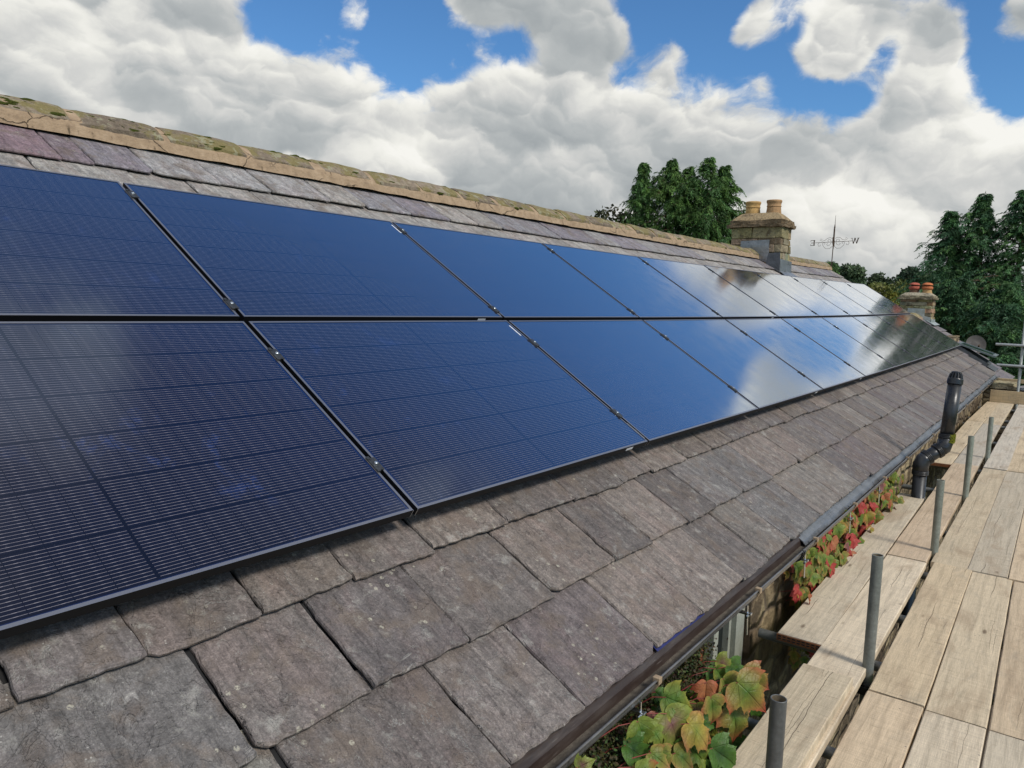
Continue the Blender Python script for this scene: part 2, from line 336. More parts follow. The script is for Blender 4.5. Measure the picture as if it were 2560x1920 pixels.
def m_rubble():
    m, g = newmat('rubble_wall'); p = g.obj()
    q = g.scale(p, (3.2, 3.2, 6.5))
    nv = g.n('ShaderNodeTexNoise', {'Scale': 2.2, 'Detail': 4.0}); g.put(nv.inputs['Vector'], p)
    sc = g.n('ShaderNodeVectorMath', {'Scale': 0.6}, operation='SCALE'); g.put(sc.inputs[0], nv.outputs[1])
    ad = g.n('ShaderNodeVectorMath', operation='ADD'); g.put(ad.inputs[0], q); g.put(ad.inputs[1], sc.outputs[0])
    v = g.vor(ad.outputs[0], 1.0, rnd=0.8); e = g.vor(ad.outputs[0], 1.0, 'DISTANCE_TO_EDGE', 0.8)
    rnd = g.n('ShaderNodeSeparateColor'); g.put(rnd.inputs[0], v.outputs['Color'])
    c = g.ramp(rnd.outputs[0], [(0.0, (0.17, 0.125, 0.08)), (0.35, (0.33, 0.25, 0.15)), (0.7, (0.46, 0.36, 0.21)), (1.0, (0.28, 0.235, 0.175))])
    b = g.noise(p, 22.0, 7, 0.7); a = g.noise(p, 3.0, 6, 0.65)
    c = g.mix(1.0, c, g.ramp(b, [(0.25, 0.5), (0.5, 1.0), (0.75, 1.45)]), 'MULTIPLY')
    c = g.mix(g.step(e.outputs['Distance'], 0.09, 0.03), c, g.mix(b, (0.10, 0.075, 0.05), (0.30, 0.235, 0.16)))
    c = g.mix(g.math('MULTIPLY', g.step(a, 0.42, 0.58), 0.85), c, g.mix(b, (0.05, 0.037, 0.026), (0.15, 0.105, 0.07)))
    h = g.math('ADD', g.math('MULTIPLY', g.step(e.outputs['Distance'], 0.0, 0.2), 1.2), g.math('MULTIPLY', b, 1.0))
    g.out(g.bsdf(c, 0.95, 0, 0.15, g.bump(h, 0.9, 0.04))); return m
def m_cells():
    """cell face of a panel, object space in metres: x along the long side, y up the short side"""
    m, g = newmat('solar_cells'); p = g.obj()
    sp = g.n('ShaderNodeSeparateXYZ'); g.put(sp.inputs[0], p); x, y = sp.outputs[0], sp.outputs[1]
    def frac(a, per, off=0.0):
        return g.math('FRACT', g.math('DIVIDE', g.math('SUBTRACT', a, off), per))
    def near0(fr, per, w):      # 1 within w metres of a multiple of per
        d = g.math('MULTIPLY', g.math('SUBTRACT', 0.5, g.math('ABSOLUTE', g.math('SUBTRACT', fr, 0.5))), per)
        return g.math('LESS_THAN', d, w)
    rowp = 0.1842; y0 = (1.134 - 6 * rowp) / 2
    fr = frac(y, rowp, y0)
    rowgap = near0(fr, rowp, 0.0034)
    yl = g.math('MULTIPLY', fr, rowp)
    half = g.math('GREATER_THAN', x, 0.881)
    xx = g.math('SUBTRACT', g.math('ABSOLUTE', g.math('SUBTRACT', x, 0.881)), 0.0040)
    colp = 0.0952
    fc = frac(xx, colp)
    colgap = near0(fc, colp, 0.0010)
    mid = g.math('LESS_THAN', xx, 0.0)
    edge = g.math('MAXIMUM', g.math('GREATER_THAN', xx, 9 * colp), g.math('MAXIMUM', g.math('LESS_THAN', y, y0), g.math('GREATER_THAN', y, 1.134 - y0)))
    gap = g.math('MAXIMUM', g.math('MAXIMUM', rowgap, colgap), g.math('MAXIMUM', mid, edge))
    bp = (rowp - 0.007) / 16
    fb = frac(yl, bp, 0.0035 + bp * 0.5)
    rowmask = near0(fr, rowp, 0.0040)
    padx = near0(frac(xx, colp / 2, colp / 4), colp / 2, 0.0050)
    endx = near0(fc, colp, 0.0045)
    lw = g.math('ADD', 0.00050, g.math('MULTIPLY', padx, 0.00028))
    d = g.math('MULTIPLY', g.math('SUBTRACT', 0.5, g.math('ABSOLUTE', g.math('SUBTRACT', fb, 0.5))), bp)
    line = g.math('LESS_THAN', d, lw)
    line = g.math('MULTIPLY', line, g.math('SUBTRACT', 1.0, g.math('MAXIMUM', g.math('MAXIMUM', edge, mid), g.math('MAXIMUM', rowmask, colgap))))
    oi = g.n('ShaderNodeObjectInfo').outputs['Random']
    off = g.n('ShaderNodeCombineXYZ'); g.put(off.inputs[0], g.math('MULTIPLY', oi, 37.0)); g.put(off.inputs[2], g.math('MULTIPLY', oi, 11.0))
    pv = g.n('ShaderNodeVectorMath', operation='ADD'); g.put(pv.inputs[0], p); g.put(pv.inputs[1], off.outputs[0])
    pv = pv.outputs[0]
    cell = g.mix(g.noise(pv, 2.0, 3, 0.5), (0.0024, 0.0030, 0.009), (0.0038, 0.0060, 0.021))
    sm = g.math('MULTIPLY', g.step(g.noise(g.scale(pv, (5, 3.2, 1)), 1.0, 5, 0.6, 1.5), 0.585, 0.70), g.step(g.noise(pv, 22.0, 4, 0.6, 2.0), 0.36, 0.62))
    cell = g.mix(g.math('MULTIPLY', sm, 0.35), cell, (0.015, 0.045, 0.19))
    c = g.mix(gap, cell, (0.0016, 0.0026, 0.009))
    c = g.mix(edge, c, (0.006, 0.014, 0.060))
    c = g.mix(line, c, (0.235, 0.215, 0.235))
    dust = g.math('MULTIPLY', g.step(g.noise(pv, 240.0, 2, 0.5), 0.70, 0.80), 0.25)
    c = g.mix(dust, c, (0.3, 0.3, 0.32))
    rough = g.ramp(g.noise(pv, 6.0, 4, 0.6), [(0.3, 0.075), (0.7, 0.13)])
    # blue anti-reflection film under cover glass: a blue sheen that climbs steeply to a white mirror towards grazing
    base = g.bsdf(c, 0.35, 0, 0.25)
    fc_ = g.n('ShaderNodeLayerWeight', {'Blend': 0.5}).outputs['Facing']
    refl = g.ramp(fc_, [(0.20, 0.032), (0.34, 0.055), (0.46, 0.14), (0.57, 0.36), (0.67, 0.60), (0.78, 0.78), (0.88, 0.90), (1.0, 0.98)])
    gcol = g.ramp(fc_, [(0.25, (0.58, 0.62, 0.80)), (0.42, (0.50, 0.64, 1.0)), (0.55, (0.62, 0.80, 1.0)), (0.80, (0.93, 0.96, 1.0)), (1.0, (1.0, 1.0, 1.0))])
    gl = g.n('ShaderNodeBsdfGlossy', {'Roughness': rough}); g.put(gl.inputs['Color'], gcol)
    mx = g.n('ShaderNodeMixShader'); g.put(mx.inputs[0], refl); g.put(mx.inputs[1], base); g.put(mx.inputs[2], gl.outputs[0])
    nd = mx.outputs[0]
    g.out(nd); return m
def simple(name, col, rough=0.5, metal=0.0, spec=0.5, nscale=0.0, amp=0.3, bump=0.0, bdist=0.003):
    m, g = newmat(name)
    if nscale:
        p = g.obj(); a = g.noise(p, nscale, 6, 0.65, 0.3); b = g.noise(p, nscale * 7, 3, 0.6)
        c = g.mix(1.0, col, g.ramp(a, [(0.25, 1 - amp), (0.5, 1.0), (0.75, 1 + amp)]), 'MULTIPLY')
        c = g.mix(1.0, c, g.ramp(b, [(0.25, 1 - amp * .5), (0.75, 1 + amp * .5)]), 'MULTIPLY')
        r = g.ramp(a, [(0.3, max(0.05, rough - .08)), (0.7, min(1, rough + .1))])
        nrm = g.bump(g.math('ADD', a, g.math('MULTIPLY', b, .4)), bump, bdist) if bump else None
        g.out(g.bsdf(c, r, metal, spec, nrm))
    else: g.out(g.bsdf(col, rough, metal, spec))
    return m
def m_tinted(name, rough=0.7, spec=0.3, nscale=20.0, amp=0.35, bump=0.5, bdist=0.006, metal=0.0):
    m, g = newmat(name); p = g.obj(); t = g.tint()
    a = g.noise(p, nscale, 6, 0.66, 0.3); b = g.noise(p, nscale * 5, 3, 0.6)
    c = g.mix(1.0, t, g.ramp(a, [(0.25, 1 - amp), (0.5, 1.0), (0.75, 1 + amp)]), 'MULTIPLY')
    c = g.mix(1.0, c, g.ramp(b, [(0.25, 1 - amp * .5), (0.75, 1 + amp * .5)]), 'MULTIPLY')
    g.out(g.bsdf(c, rough, metal, spec, g.bump(g.math('ADD', a, g.math('MULTIPLY', b, .4)), bump, bdist))); return m
def m_wood():
    m, g = newmat('scaffold_board_wood'); uv = g.uv(); t = g.tint()
    gr = g.noise(g.scale(uv, (2.2, 42, 1)), 1.0, 7, 0.62, 0.5)
    fn = g.noise(g.scale(uv, (14, 330, 1)), 1.0, 4, 0.6)
    st = g.noise(g.scale(uv, (1.6, 5, 1)), 1.0, 6, 0.65, 0.6)
    cx = g.noise(g.scale(uv, (60, 7, 1)), 1.0, 5, 0.65)
    c = g.mix(1.0, t, g.ramp(gr, [(0.28, 0.74), (0.5, 1.0), (0.72, 1.14)]), 'MULTIPLY')
    c = g.mix(1.0, c, g.ramp(fn, [(0.25, 0.80), (0.6, 1.04), (0.8, 1.12)]), 'MULTIPLY')
    c = g.mix(g.math('MULTIPLY', g.step(st, 0.50, 0.68), 0.5), c, (0.36, 0.26, 0.17))
    c = g.mix(g.math('MULTIPLY', g.step(g.noise(g.scale(uv, (3, 8, 1), (7, 3, 0)), 1.0, 6, 0.7, 0.8), 0.54, 0.70), 0.34), c, (0.33, 0.29, 0.225))
    c = g.mix(g.math('MULTIPLY', g.step(cx, 0.61, 0.70), 0.40), c, (0.16, 0.12, 0.085))
    kv = g.vor(g.scale(uv, (2.6, 8.5, 1)), 1.0)
    kn = g.math('MULTIPLY', g.step(kv.outputs['Distance'], 0.13, 0.06), g.step(g.noise(uv, 2.4, 2, 0.5), 0.5, 0.56))
    c = g.mix(g.math('MULTIPLY', kn, 0.75), c, (0.10, 0.06, 0.035))
    sp = g.math('MULTIPLY', g.step(g.vor(uv, 30.0).outputs['Distance'], 0.16, 0.09), g.step(g.noise(uv, 4.0, 2, 0.5), 0.56, 0.62))
    c = g.mix(g.math('MULTIPLY', sp, 0.6), c, (0.13, 0.115, 0.11))
    sp_ = g.n('ShaderNodeSeparateXYZ'); g.put(sp_.inputs[0], uv); U_, V_ = sp_.outputs[0], sp_.outputs[1]
    kf = g.math('FLOOR', V_); vf = g.math('FRACT', V_); ck = None          # one or two drying shakes along each plank
    for j, (wd, lo) in enumerate(((0.0020, 0.54), (0.0012, 0.57), (0.0009, 0.50))):
        wn = g.n('ShaderNodeTexWhiteNoise', noise_dimensions='1D'); g.put(wn.inputs['W'], g.math('ADD', kf, 0.37 + j * 5.1))
        cv = g.n('ShaderNodeCombineXYZ'); g.put(cv.inputs[0], U_); g.put(cv.inputs[1], g.math('MULTIPLY', kf, 3.7 + j))
        wob = g.math('MULTIPLY', g.math('SUBTRACT', g.noise(cv.outputs[0], 1.6, 6, 0.6), 0.5), 0.075)
        yc = g.math('ADD', g.math('MULTIPLY', wn.outputs[0], 0.15), g.math('ADD', 0.038, wob))
        on = g.step(g.noise(cv.outputs[0], 0.9 + .4 * j, 1, 0.5), lo, lo + 0.05)
        k_ = g.math('MULTIPLY', g.step(g.math('ABSOLUTE', g.math('SUBTRACT', vf, yc)), wd, wd * .3), on)
        ck = k_ if ck is None else g.math('MAXIMUM', ck, k_)
    c = g.mix(g.math('MULTIPLY', ck, 0.7), c, (0.10, 0.075, 0.052))
    saw = g.noise(g.scale(uv, (150, 2.0, 1)), 1.0, 3, 0.6, 0.3)
    c = g.mix(1.0, c, g.ramp(saw, [(0.3, 0.86), (0.6, 1.03), (0.75, 1.08)]), 'MULTIPLY')
    rings = g.noise(g.scale(uv, (0.9, 26, 1)), 3.0, 2, 0.5, 2.2)
    c = g.mix(1.0, c, g.ramp(g.math('FRACT', g.math('MULTIPLY', rings, 7.0)), [(0.0, 0.90), (0.6, 1.04), (1.0, 0.90)]), 'MULTIPLY')
    h = g.math('SUBTRACT', g.math('ADD', g.math('MULTIPLY', gr, 0.6), g.math('ADD', g.math('MULTIPLY', fn, 0.4), g.math('MULTIPLY', cx, 0.35))), g.math('MULTIPLY', ck, 1.5))
    g.out(g.bsdf(c, 0.85, 0, 0.2, g.bump(h, 0.5, 0.004))); return m
def m_leaf(name, trans=0.3, rough=0.55, nscale=30.0, amp=0.35, veins=False):
    m, g = newmat(name); t = g.tint(); p = g.obj()
    a = g.noise(p, nscale, 4, 0.6); nrm = None
    c = g.mix(1.0, t, g.ramp(a, [(0.25, 1 - amp), (0.5, 1.0), (0.75, 1 + amp)]), 'MULTIPLY')
    if veins:                                   # leaf-local uv: stalk at the origin, tip at v = 1.2
        sp = g.n('ShaderNodeSeparateXYZ'); g.put(sp.inputs[0], g.uv()); u, v = g.math('ABSOLUTE', sp.outputs[0]), sp.outputs[1]
        vein = None; side = None
        for an, w in ((0.0, .016), (0.72, .013), (1.35, .011)):
            dd = g.math('ABSOLUTE', g.math('SUBTRACT', g.math('MULTIPLY', u, math.cos(an)), g.math('MULTIPLY', v, math.sin(an))))
            k = g.step(dd, w * 1.5, w * .3)
            vein = k if vein is None else g.math('MAXIMUM', vein, k)
        cell = g.n('ShaderNodeTexVoronoi', {'Scale': 9.0}, feature='DISTANCE_TO_EDGE'); g.put(cell.inputs['Vector'], g.uv())
        net = g.step(cell.outputs['Distance'], 0.05, 0.01)
        vein = g.math('MAXIMUM', vein, g.math('MULTIPLY', net, 0.45))
        blot = g.step(g.noise(g.uv(), 3.5, 5, 0.65), 0.55, 0.72)
        c = g.mix(g.math('MULTIPLY', blot, 0.35), c, (0.20, 0.10, 0.04))
        c = g.mix(g.math('MULTIPLY', vein, 0.5), c, g.mix(0.45, c, (0.05, 0.035, 0.012)))
        nrm = g.bump(g.math('SUBTRACT', a, vein), 0.5, 0.003)
    b = g.bsdf(c, rough, 0, 0.35, nrm)
    tr = g.n('ShaderNodeBsdfTranslucent'); g.put(tr.inputs[0], c)
    mx = g.n('ShaderNodeMixShader', {0: trans}); g.put(mx.inputs[1], b); g.put(mx.inputs[2], tr.outputs[0])
    g.out(mx.outputs[0]); return m
def m_strip():
    m, g = newmat('brown_eaves_plastic'); p = g.obj()
    a = g.noise(g.scale(p, (5, 40, 40)), 1.0, 6, 0.65); b = g.noise(p, 9.0, 6, 0.65)
    c = g.mix(b, (0.022, 0.014, 0.012), (0.055, 0.036, 0.029))
    sc = g.math('MULTIPLY', g.step(g.noise(g.scale(p, (9, 260, 260)), 1.0, 3, 0.5), 0.66, 0.72), g.step(g.noise(p, 3.0, 2, 0.5), 0.5, 0.6))
    c = g.mix(g.math('MULTIPLY', sc, 0.5), c, (0.30, 0.27, 0.24))
    sep = g.n('ShaderNodeSeparateXYZ'); g.put(sep.inputs[0], p)
    dust = g.math('MULTIPLY', g.step(a, 0.42, 0.68), 0.4)
    c = g.mix(dust, c, (0.12, 0.10, 0.088))
    g.out(g.bsdf(c, g.ramp(b, [(0.3, 0.35), (0.7, 0.6)]), 0, 0.5, g.bump(a, 0.15, 0.003))); return m
def m_ground():
    m, g = newmat('meadow_ground'); p = g.obj()
    a = g.noise(p, 0.08, 6, 0.6); b = g.noise(p, 2.5, 6, 0.7)
    c = g.mix(a, (0.045, 0.075, 0.02), (0.10, 0.12, 0.035)); c = g.mix(1.0, c, g.ramp(b, [(0.25, 0.6), (0.75, 1.4)]), 'MULTIPLY')
    g.out(g.bsdf(c, 0.95, 0, 0.1, g.bump(b, 0.6, 0.1))); return m
def m_glass():
    m, g = newmat('window_glass'); g.out(g.bsdf((0.012, 0.016, 0.016), 0.04, 0, 0.5)); return m

SLATE = m_slate(); FELT = m_felt(); RIDGE = m_ridge(); MORTAR = m_mortar(); STONE = m_stone('weathered_sandstone'); RUBBLE = m_rubble()
CELLS = m_cells(); WOOD = m_wood(); STRIP = m_strip(); GROUND = m_ground(); GLASS = m_glass()
FRAME_SIDE = simple('frame_black', (0.008, 0.008, 0.009), 0.6, 0, 0.2)
FRAME_LIP_SHEEN = simple('frame_lip_sheen', (0.30, 0.30, 0.33), 0.35, 0.75, 0.5)  # black frame; sky sheen on its top lip painted in as pale grey
CLAMP = simple('clamp_black', (0.07, 0.072, 0.075), 0.4, 0.6, 0.5, 60, 0.3)
STEEL = simple('bright_steel', (0.75, 0.78, 0.80), 0.22, 1.0)
LABEL = simple('white_sticker', (0.72, 0.73, 0.76), 0.5)
GALV = m_tinted('galvanised_tube', 0.48, 0.5, 16.0, 0.30, 0.25, 0.003, 0.35)
PLASTIC = simple('grey_gutter_plastic', (0.115, 0.113, 0.112), 0.27, 0, 0.6, 9, 0.35, 0.1)
PIPE = simple('black_pipe_plastic', (0.022, 0.023, 0.025), 0.30, 0, 0.55, 12, 0.4, 0.12)
SILT = simple('gutter_silt', (0.10, 0.085, 0.068), 0.85, 0, 0.3, 30, 0.5, 0.6)
CLIP = simple('tan_clip', (0.34, 0.25, 0.16), 0.55, 0, 0.4, 40, 0.3)
LEAD = simple('lead_sheet', (0.25, 0.262, 0.275), 0.32, 0.6, 0.5, 8, 0.30, 0.35, 0.02)
DARKLEAD = simple('dark_lead', (0.10, 0.11, 0.125), 0.5, 0.4, 0.5, 8, 0.35, 0.3, 0.01)
BLUE = simple('blue_membrane', (0.022, 0.028, 0.12), 0.6, 0, 0.3, 30, 0.3)
POT = m_tinted('terracotta', 0.8, 0.2, 14.0, 0.40, 0.4, 0.006)
WINFRAME = simple('painted_timber', (0.36, 0.37, 0.31), 0.6, 0, 0.3, 14, 0.25, 0.2)
IRON = simple('rusty_iron', (0.10, 0.065, 0.045), 0.7, 0.5, 0.4, 40, 0.5)
RUST = simple('rusty_plate', (0.28, 0.115, 0.05), 0.75, 0.3, 0.3, 60, 0.5, 0.4)
LEAF_BIG = m_leaf('creeper_leaf', 0.22, 0.45, 60.0, 0.22, True)
LEAF_TREE = m_leaf('tree_foliage', 0.22, 0.6, 1.5, 0.45)
STEM = simple('red_stem', (0.26, 0.05, 0.04), 0.6)
BARK = simple('bark', (0.13, 0.085, 0.055), 0.9, 0, 0.2, 8, 0.4, 0.6, 0.03)
MOSS = simple('moss', (0.085, 0.10, 0.02), 0.95, 0, 0.1, 90, 0.5, 0.9, 0.02)

# ------------------------------------------------------------------ slates
SLATE_TINTS = [(0.175, 0.152, 0.139), (0.157, 0.138, 0.132), (0.19, 0.161, 0.141), (0.168, 0.156, 0.148), (0.147, 0.128, 0.118), (0.199, 0.177, 0.156)]
TOP_TINTS = [(0.27, 0.262, 0.262), (0.235, 0.225, 0.235), (0.31, 0.29, 0.265), (0.225, 0.205, 0.225), (0.285, 0.275, 0.27)]
def slate(mb, u0, u1, v0, gauge, n0, tint, rnd, gap=0.006, drop=0.026, thick=0.014, jag=1.0):
    """one slate: chipped tail at v0, head hidden under the next course"""
    u0 += gap * rnd.uniform(.2, 1); u1 -= gap * rnd.uniform(.2, 1)
    w = u1 - u0; ln = gauge * 1.22
    sk = rnd.uniform(-.012, .012); tl = rnd.uniform(-.006, .006)
    seed = rnd.uniform(0, 900)
    def top(v): return n0 - drop * (v - v0) / gauge
    nb = max(6, int(w / .022)); ns = 12
    outer = []; inner = []
    c0 = rnd.random() < .16; c1 = rnd.random() < .16
    for i in range(nb + 1):
        t = i / nb
        u = u0 + w * t
        j = (nz(seed + t * 5 * max(w, .2) / .3, 1.7) * .0035 + nz(seed + t * 29, 4.7) * .006) * jag
        v = v0 + j + tl * (t - .5) * 2
        if c0 and t < .09: v += .022 * (1 - t / .09) * jag
        if c1 and t > .91: v += .022 * (t - .91) / .09 * jag
        b = .003 + .017 * max(0, nz(seed + t * 9, 9.1)) * jag + .005 * abs(nz(seed + t * 31, 9.1))
        outer.append((u, v)); inner.append((u, v + b))
    for i in range(1, ns):
        t = i / ns
        v = v0 + ln * t; j = nz(seed + 50 + t * 5, 2.2) * .008 * jag + nz(seed + 50 + t * 19, 3.2) * .004
        outer.append((u1 + j + sk * t * .3, v)); inner.append((u1 + j - .002 - .007 * abs(nz(seed + t * 9, 6.1)) + sk * t * .3, v))
    outer.append((u1 + sk * .3, v0 + ln)); inner.append((u1 + sk * .3 - .002, v0 + ln))
    outer.append((u0 + sk * .3, v0 + ln)); inner.append((u0 + sk * .3 + .002, v0 + ln))
    for i in range(ns - 1, 0, -1):
        t = i / ns
        v = v0 + ln * t; j = nz(seed + 150 + t * 5, 2.2) * .008 * jag + nz(seed + 150 + t * 19, 3.2) * .004
        outer.append((u0 + j + sk * t * .3, v)); inner.append((u0 + j + .002 + .010 * max(0, nz(seed + 90 + t * 8, 6.1) + .1) + sk * t * .3, v))
    m = len(outer); off = (rnd.uniform(0, 60), rnd.uniform(0, 60))
    tw = rnd.uniform(-.003, .003)
    vs = []; uv = []
    for (u, v) in inner:
        vs.append(W(u, v, top(v) + tw * ((u - u0) / w - .5))); uv.append((u + off[0], v + off[1]))
    for (u, v) in outer:
        vs.append(W(u, v, top(v) - .45 * thick + tw * ((u - u0) / w - .5))); uv.append((u + off[0], v + off[1]))
    for (u, v) in outer:
        vs.append(W(u, v, top(v) - thick + tw * ((u - u0) / w - .5))); uv.append((u + off[0], v + off[1] + .01))
    fs = [tuple(range(m))]
    for i in range(m):
        k = (i + 1) % m
        fs.append((i, m + i, m + k, k)); fs.append((m + i, 2 * m + i, 2 * m + k, m + k))
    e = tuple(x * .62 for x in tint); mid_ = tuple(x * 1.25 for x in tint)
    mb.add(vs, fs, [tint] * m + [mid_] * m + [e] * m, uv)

NS = -0.10
COURSES = [-.820, -.455, -.115, .215, .535, .845, 1.150, 1.445, 1.735, 2.015, 2.350, 2.720, 3.13]
KNOWN = {0: [.55, .98, 1.50, 1.88, 2.40, 2.81, 3.30, 3.66, 4.05, 4.67, 5.22, 5.77],
         1: [.30, .93, 1.29, 1.69, 2.17, 2.64, 2.97, 3.37, 3.74, 4.17, 4.66, 5.29],
         10: [.75, 1.14, 1.535, 2.035, 2.365, 2.78, 3.20], 11: [.62, 1.10, 1.70, 1.86, 2.175, 2.58, 2.93, 3.40, 3.74],
         2: [.55, .83, 1.15, 1.48, 1.84, 2.27, 2.77, 3.21, 3.55, 3.99, 4.38]}
VERGE = 17.83
def roof_slates():
    rnd = random.Random(21); mb = MB()
    for ci in range(len(COURSES) - 1):
        v0 = COURSES[ci]; gauge = COURSES[ci + 1] - v0
        edges = list(KNOWN.get(ci, []))
        if not edges: edges = [-1.0 + rnd.uniform(0, .3)]
        a = edges[0]
        while a > -1.2:
            a -= rnd.uniform(.33, .46); edges.insert(0, a)
        big = (.30, .50) if ci < 3 else ((.34, .50) if ci >= 10 else (.28, .42))
        while edges[-1] < VERGE - .25:
            edges.append(edges[-1] + (rnd.uniform(*big) if edges[-1] < 5 or ci > 2 else rnd.uniform(.20, .44)))
        edges[-1] = VERGE + rnd.uniform(-.01, .01)
        for i in range(len(edges) - 1):
            a, b = edges[i], edges[i + 1]
            if ci >= 10 and 13.0 < (a + b) / 2 < 13.55 and ci == 11: pass
            if ci == 1 and i == edges.index(.30) and False: continue
            pal = TOP_TINTS if ci >= 10 else SLATE_TINTS
            t = rnd.choice(pal); k = rnd.uniform(.86, 1.16); t = tuple(x * k for x in t)
            r = rnd.random()
            if r < .03: t = (.150, .126, .122) if ci < 10 else (.215, .18, .19)
            elif r < .065 and a > 5.5 and b - a < .3: t = (.27, .245, .20)
            if ci == 11 and a < 1.75: t = (.21, .152, .168) if a < 1.6 else (.20, .160, .175)
            if ci == 10: t = (.33 * k, .31 * k, .285 * k)
            if ci == 0 and a < .7: t = (.185, .175, .155)
            slate(mb, a, b, v0 + rnd.uniform(-.007, .007), gauge, NS + rnd.uniform(-.003, .003), t, rnd, gap=.009, jag=1.0 if a < 9 else 1.3)
    # the far side of the roof: courses as plain lapped bands, unseen from the scaffold
    return mb

house = thing('stone_house', 'long stone house whose slate roof carries the two rows of solar panels', 'house', (0, 0, -4.3))
HL = Vector((0, 0, -4.3))
roof = rel(roof_slates(), HL).build('roof', SLATE, house)
RIDGE_Y = 3.28 * CT - NS * ST; RIDGE_Z = 3.28 * ST + NS * CT
# felt and boarding below the slates, with the far slope
mb = MB()
N = 24
def slab(mb, v0, v1, n, th, u0, u1):
    for i in range(N):
        a = lerp(u0, u1, i / N); b = lerp(u0, u1, (i + 1) / N)
        q = [W(a, v0, n), W(b, v0, n), W(b, v1, n), W(a, v1, n), W(a, v0, n - th), W(b, v0, n - th), W(b, v1, n - th), W(a, v1, n - th)]
        mb.add(q, [(0, 1, 2, 3), (7, 6, 5, 4), (0, 4, 5, 1), (3, 2, 6, 7)] + ([(0, 3, 7, 4)] if i == 0 else []) + ([(1, 5, 6, 2)] if i == N - 1 else []))
slab(mb, -.78, 3.26, NS - .042, .06, -1.25, VERGE - .03)
rel(mb, HL).build('roof_felt', FELT, house)
mb = MB()
rnd = random.Random(5)
for k in range(13):                       # far slope, lapped courses
    for i in range(40):
        a = lerp(-1.2, VERGE, i / 40); b = lerp(-1.2, VERGE, (i + 1) / 40) - .006
        d0 = k * .30; d1 = d0 + .36
        t = tuple(x * rnd.uniform(.85, 1.15) for x in rnd.choice(SLATE_TINTS))
        def B(u, dd, n): 
            w = W(u, 3.28, NS); return Vector((w.x, w.y + dd * CT + n * ST, w.z - dd * ST + n * CT))
        q = [B(a, d0, -.012), B(b, d0, -.012), B(b, d1, .010), B(a, d1, .010), B(b, d1, -.002), B(a, d1, -.002)]
        mb.add(q, [(0, 1, 2, 3)[::-1], (3, 2, 4, 5)[::-1]], t, [(a, -d0), (b, -d0), (b, -d1), (a, -d1), (b, -d1), (a, -d1)])
rel(mb, HL).build('back_roof', SLATE, house)

# ridge: stone cappings and the mortar they lie in
def ridge_run(parent, loc, x0, x1, yr, zr, sagf, seedv, tint=(.24, .19, .14), wing=.165, drop=.115, hgt=.040, first=None, mo=True):
    rnd = random.Random(seedv); tl = MB(); mo_ = MB()
    joints = list(first or [x0])
    while joints[-1] < x1 - .3: joints.append(joints[-1] + rnd.uniform(.48, .60))
    joints[-1] = x1
    for i in range(len(joints) - 1):
        a = joints[i] + .021; b = joints[i + 1] - .021
        k = rnd.uniform(.8, 1.25); t = tuple(c * k for c in tint)
        dz = rnd.uniform(-.006, .006); dy = rnd.uniform(-.008, .008); tilt = rnd.uniform(-.012, .012)
        nseg = 10
        prof = [(-wing, -drop), (-wing - .002, -drop + .028), (-wing * .55, -drop * .42 + .022), (-.052, -.008), (-.022, .004), (0, .008), (.022, .004), (.052, -.008), (wing * .55, -drop * .42 + .022), (wing + .002, -drop + .028), (wing, -drop)]
        vs = []; fs = []; m = len(prof)
        for s_ in range(nseg + 1):
            x = lerp(a, b, s_ / nseg)
            endr = .006 if s_ in (0, nseg) else 0
            for j, (py, pz) in enumerate(prof):
                w = nz(x * 3.1 + seedv, py * 9, pz * 9) * .007 + nz(x * 11 + seedv, py * 31, pz * 31) * .005
                low = (nz(x * 8 + seedv, 5.5 + (py > 0) * 8) * .014 if j in (0, m - 1) else 0)
                vs.append((x, yr + dy + py * (1 - endr * 2) + (w if j < m / 2 else -w) * .4, zr + sagf(x) + hgt + dz + tilt * (s_ / nseg - .5) + pz + w + low - endr))
        for s_ in range(nseg):
            for j in range(m - 1):
                fs.append((s_ * m + j, s_ * m + j + 1, (s_ + 1) * m + j + 1, (s_ + 1) * m + j))
        fs.append(tuple(range(m))[::-1]); fs.append(tuple(nseg * m + j for j in range(m)))
        tl.add(vs, fs, t)
    nst = int((x1 - x0) / .06)
    vs = []; fs = []
    for s_ in range(nst + 1):
        x = lerp(x0, x1, s_ / nst)
        r1 = nz(x * 5, 3.3 + seedv) * .012 + nz(x * 19, 1.1) * .006
        sl = drop + .046
        prof = [(-wing - .024 + r1, -sl - r1 * .6 - .010), (-wing - .010 + r1 * .6, -drop - .005), (-wing + .004, -drop + .024), (-wing * .55, -drop * .42 + .014), (-.052, -.016), (0, -.001), (.052, -.016), (wing * .55, -drop * .42 + .014), (wing - .004, -drop + .024), (wing + .014, -drop - .005), (wing + .028, -sl - .012)]
        for (py, pz) in prof:
            vs.append((x, yr + py, zr + sagf(x) + hgt + pz + nz(x * 23, py * 20) * .004))
    m = 11
    for s_ in range(nst):
        for j in range(m - 1):
            fs.append((s_ * m + j, s_ * m + j + 1, (s_ + 1) * m + j + 1, (s_ + 1) * m + j))
    fs.append(tuple(range(m))[::-1]); fs.append(tuple(nst * m + j for j in range(m)))
    mo_.add(vs, fs)
    t_ = rel(tl, loc).build('ridge_tiles', RIDGE, parent)
    rel(mo_, loc).build('mortar_bed', MORTAR, t_)
    return t_
rs = lambda x: sag(x) * CT * .9
ridge_run(house, HL, -1.2, 12.98, RIDGE_Y, RIDGE_Z, rs, 3, first=[-1.2, -.68, -.15, .36, .86, 1.37, 1.90, 2.41, 2.97, 3.52, 4.06, 4.595, 5.11, 5.65, 6.28])
ridge_run(house, HL, 13.55, VERGE + .05, RIDGE_Y, RIDGE_Z, rs, 8)

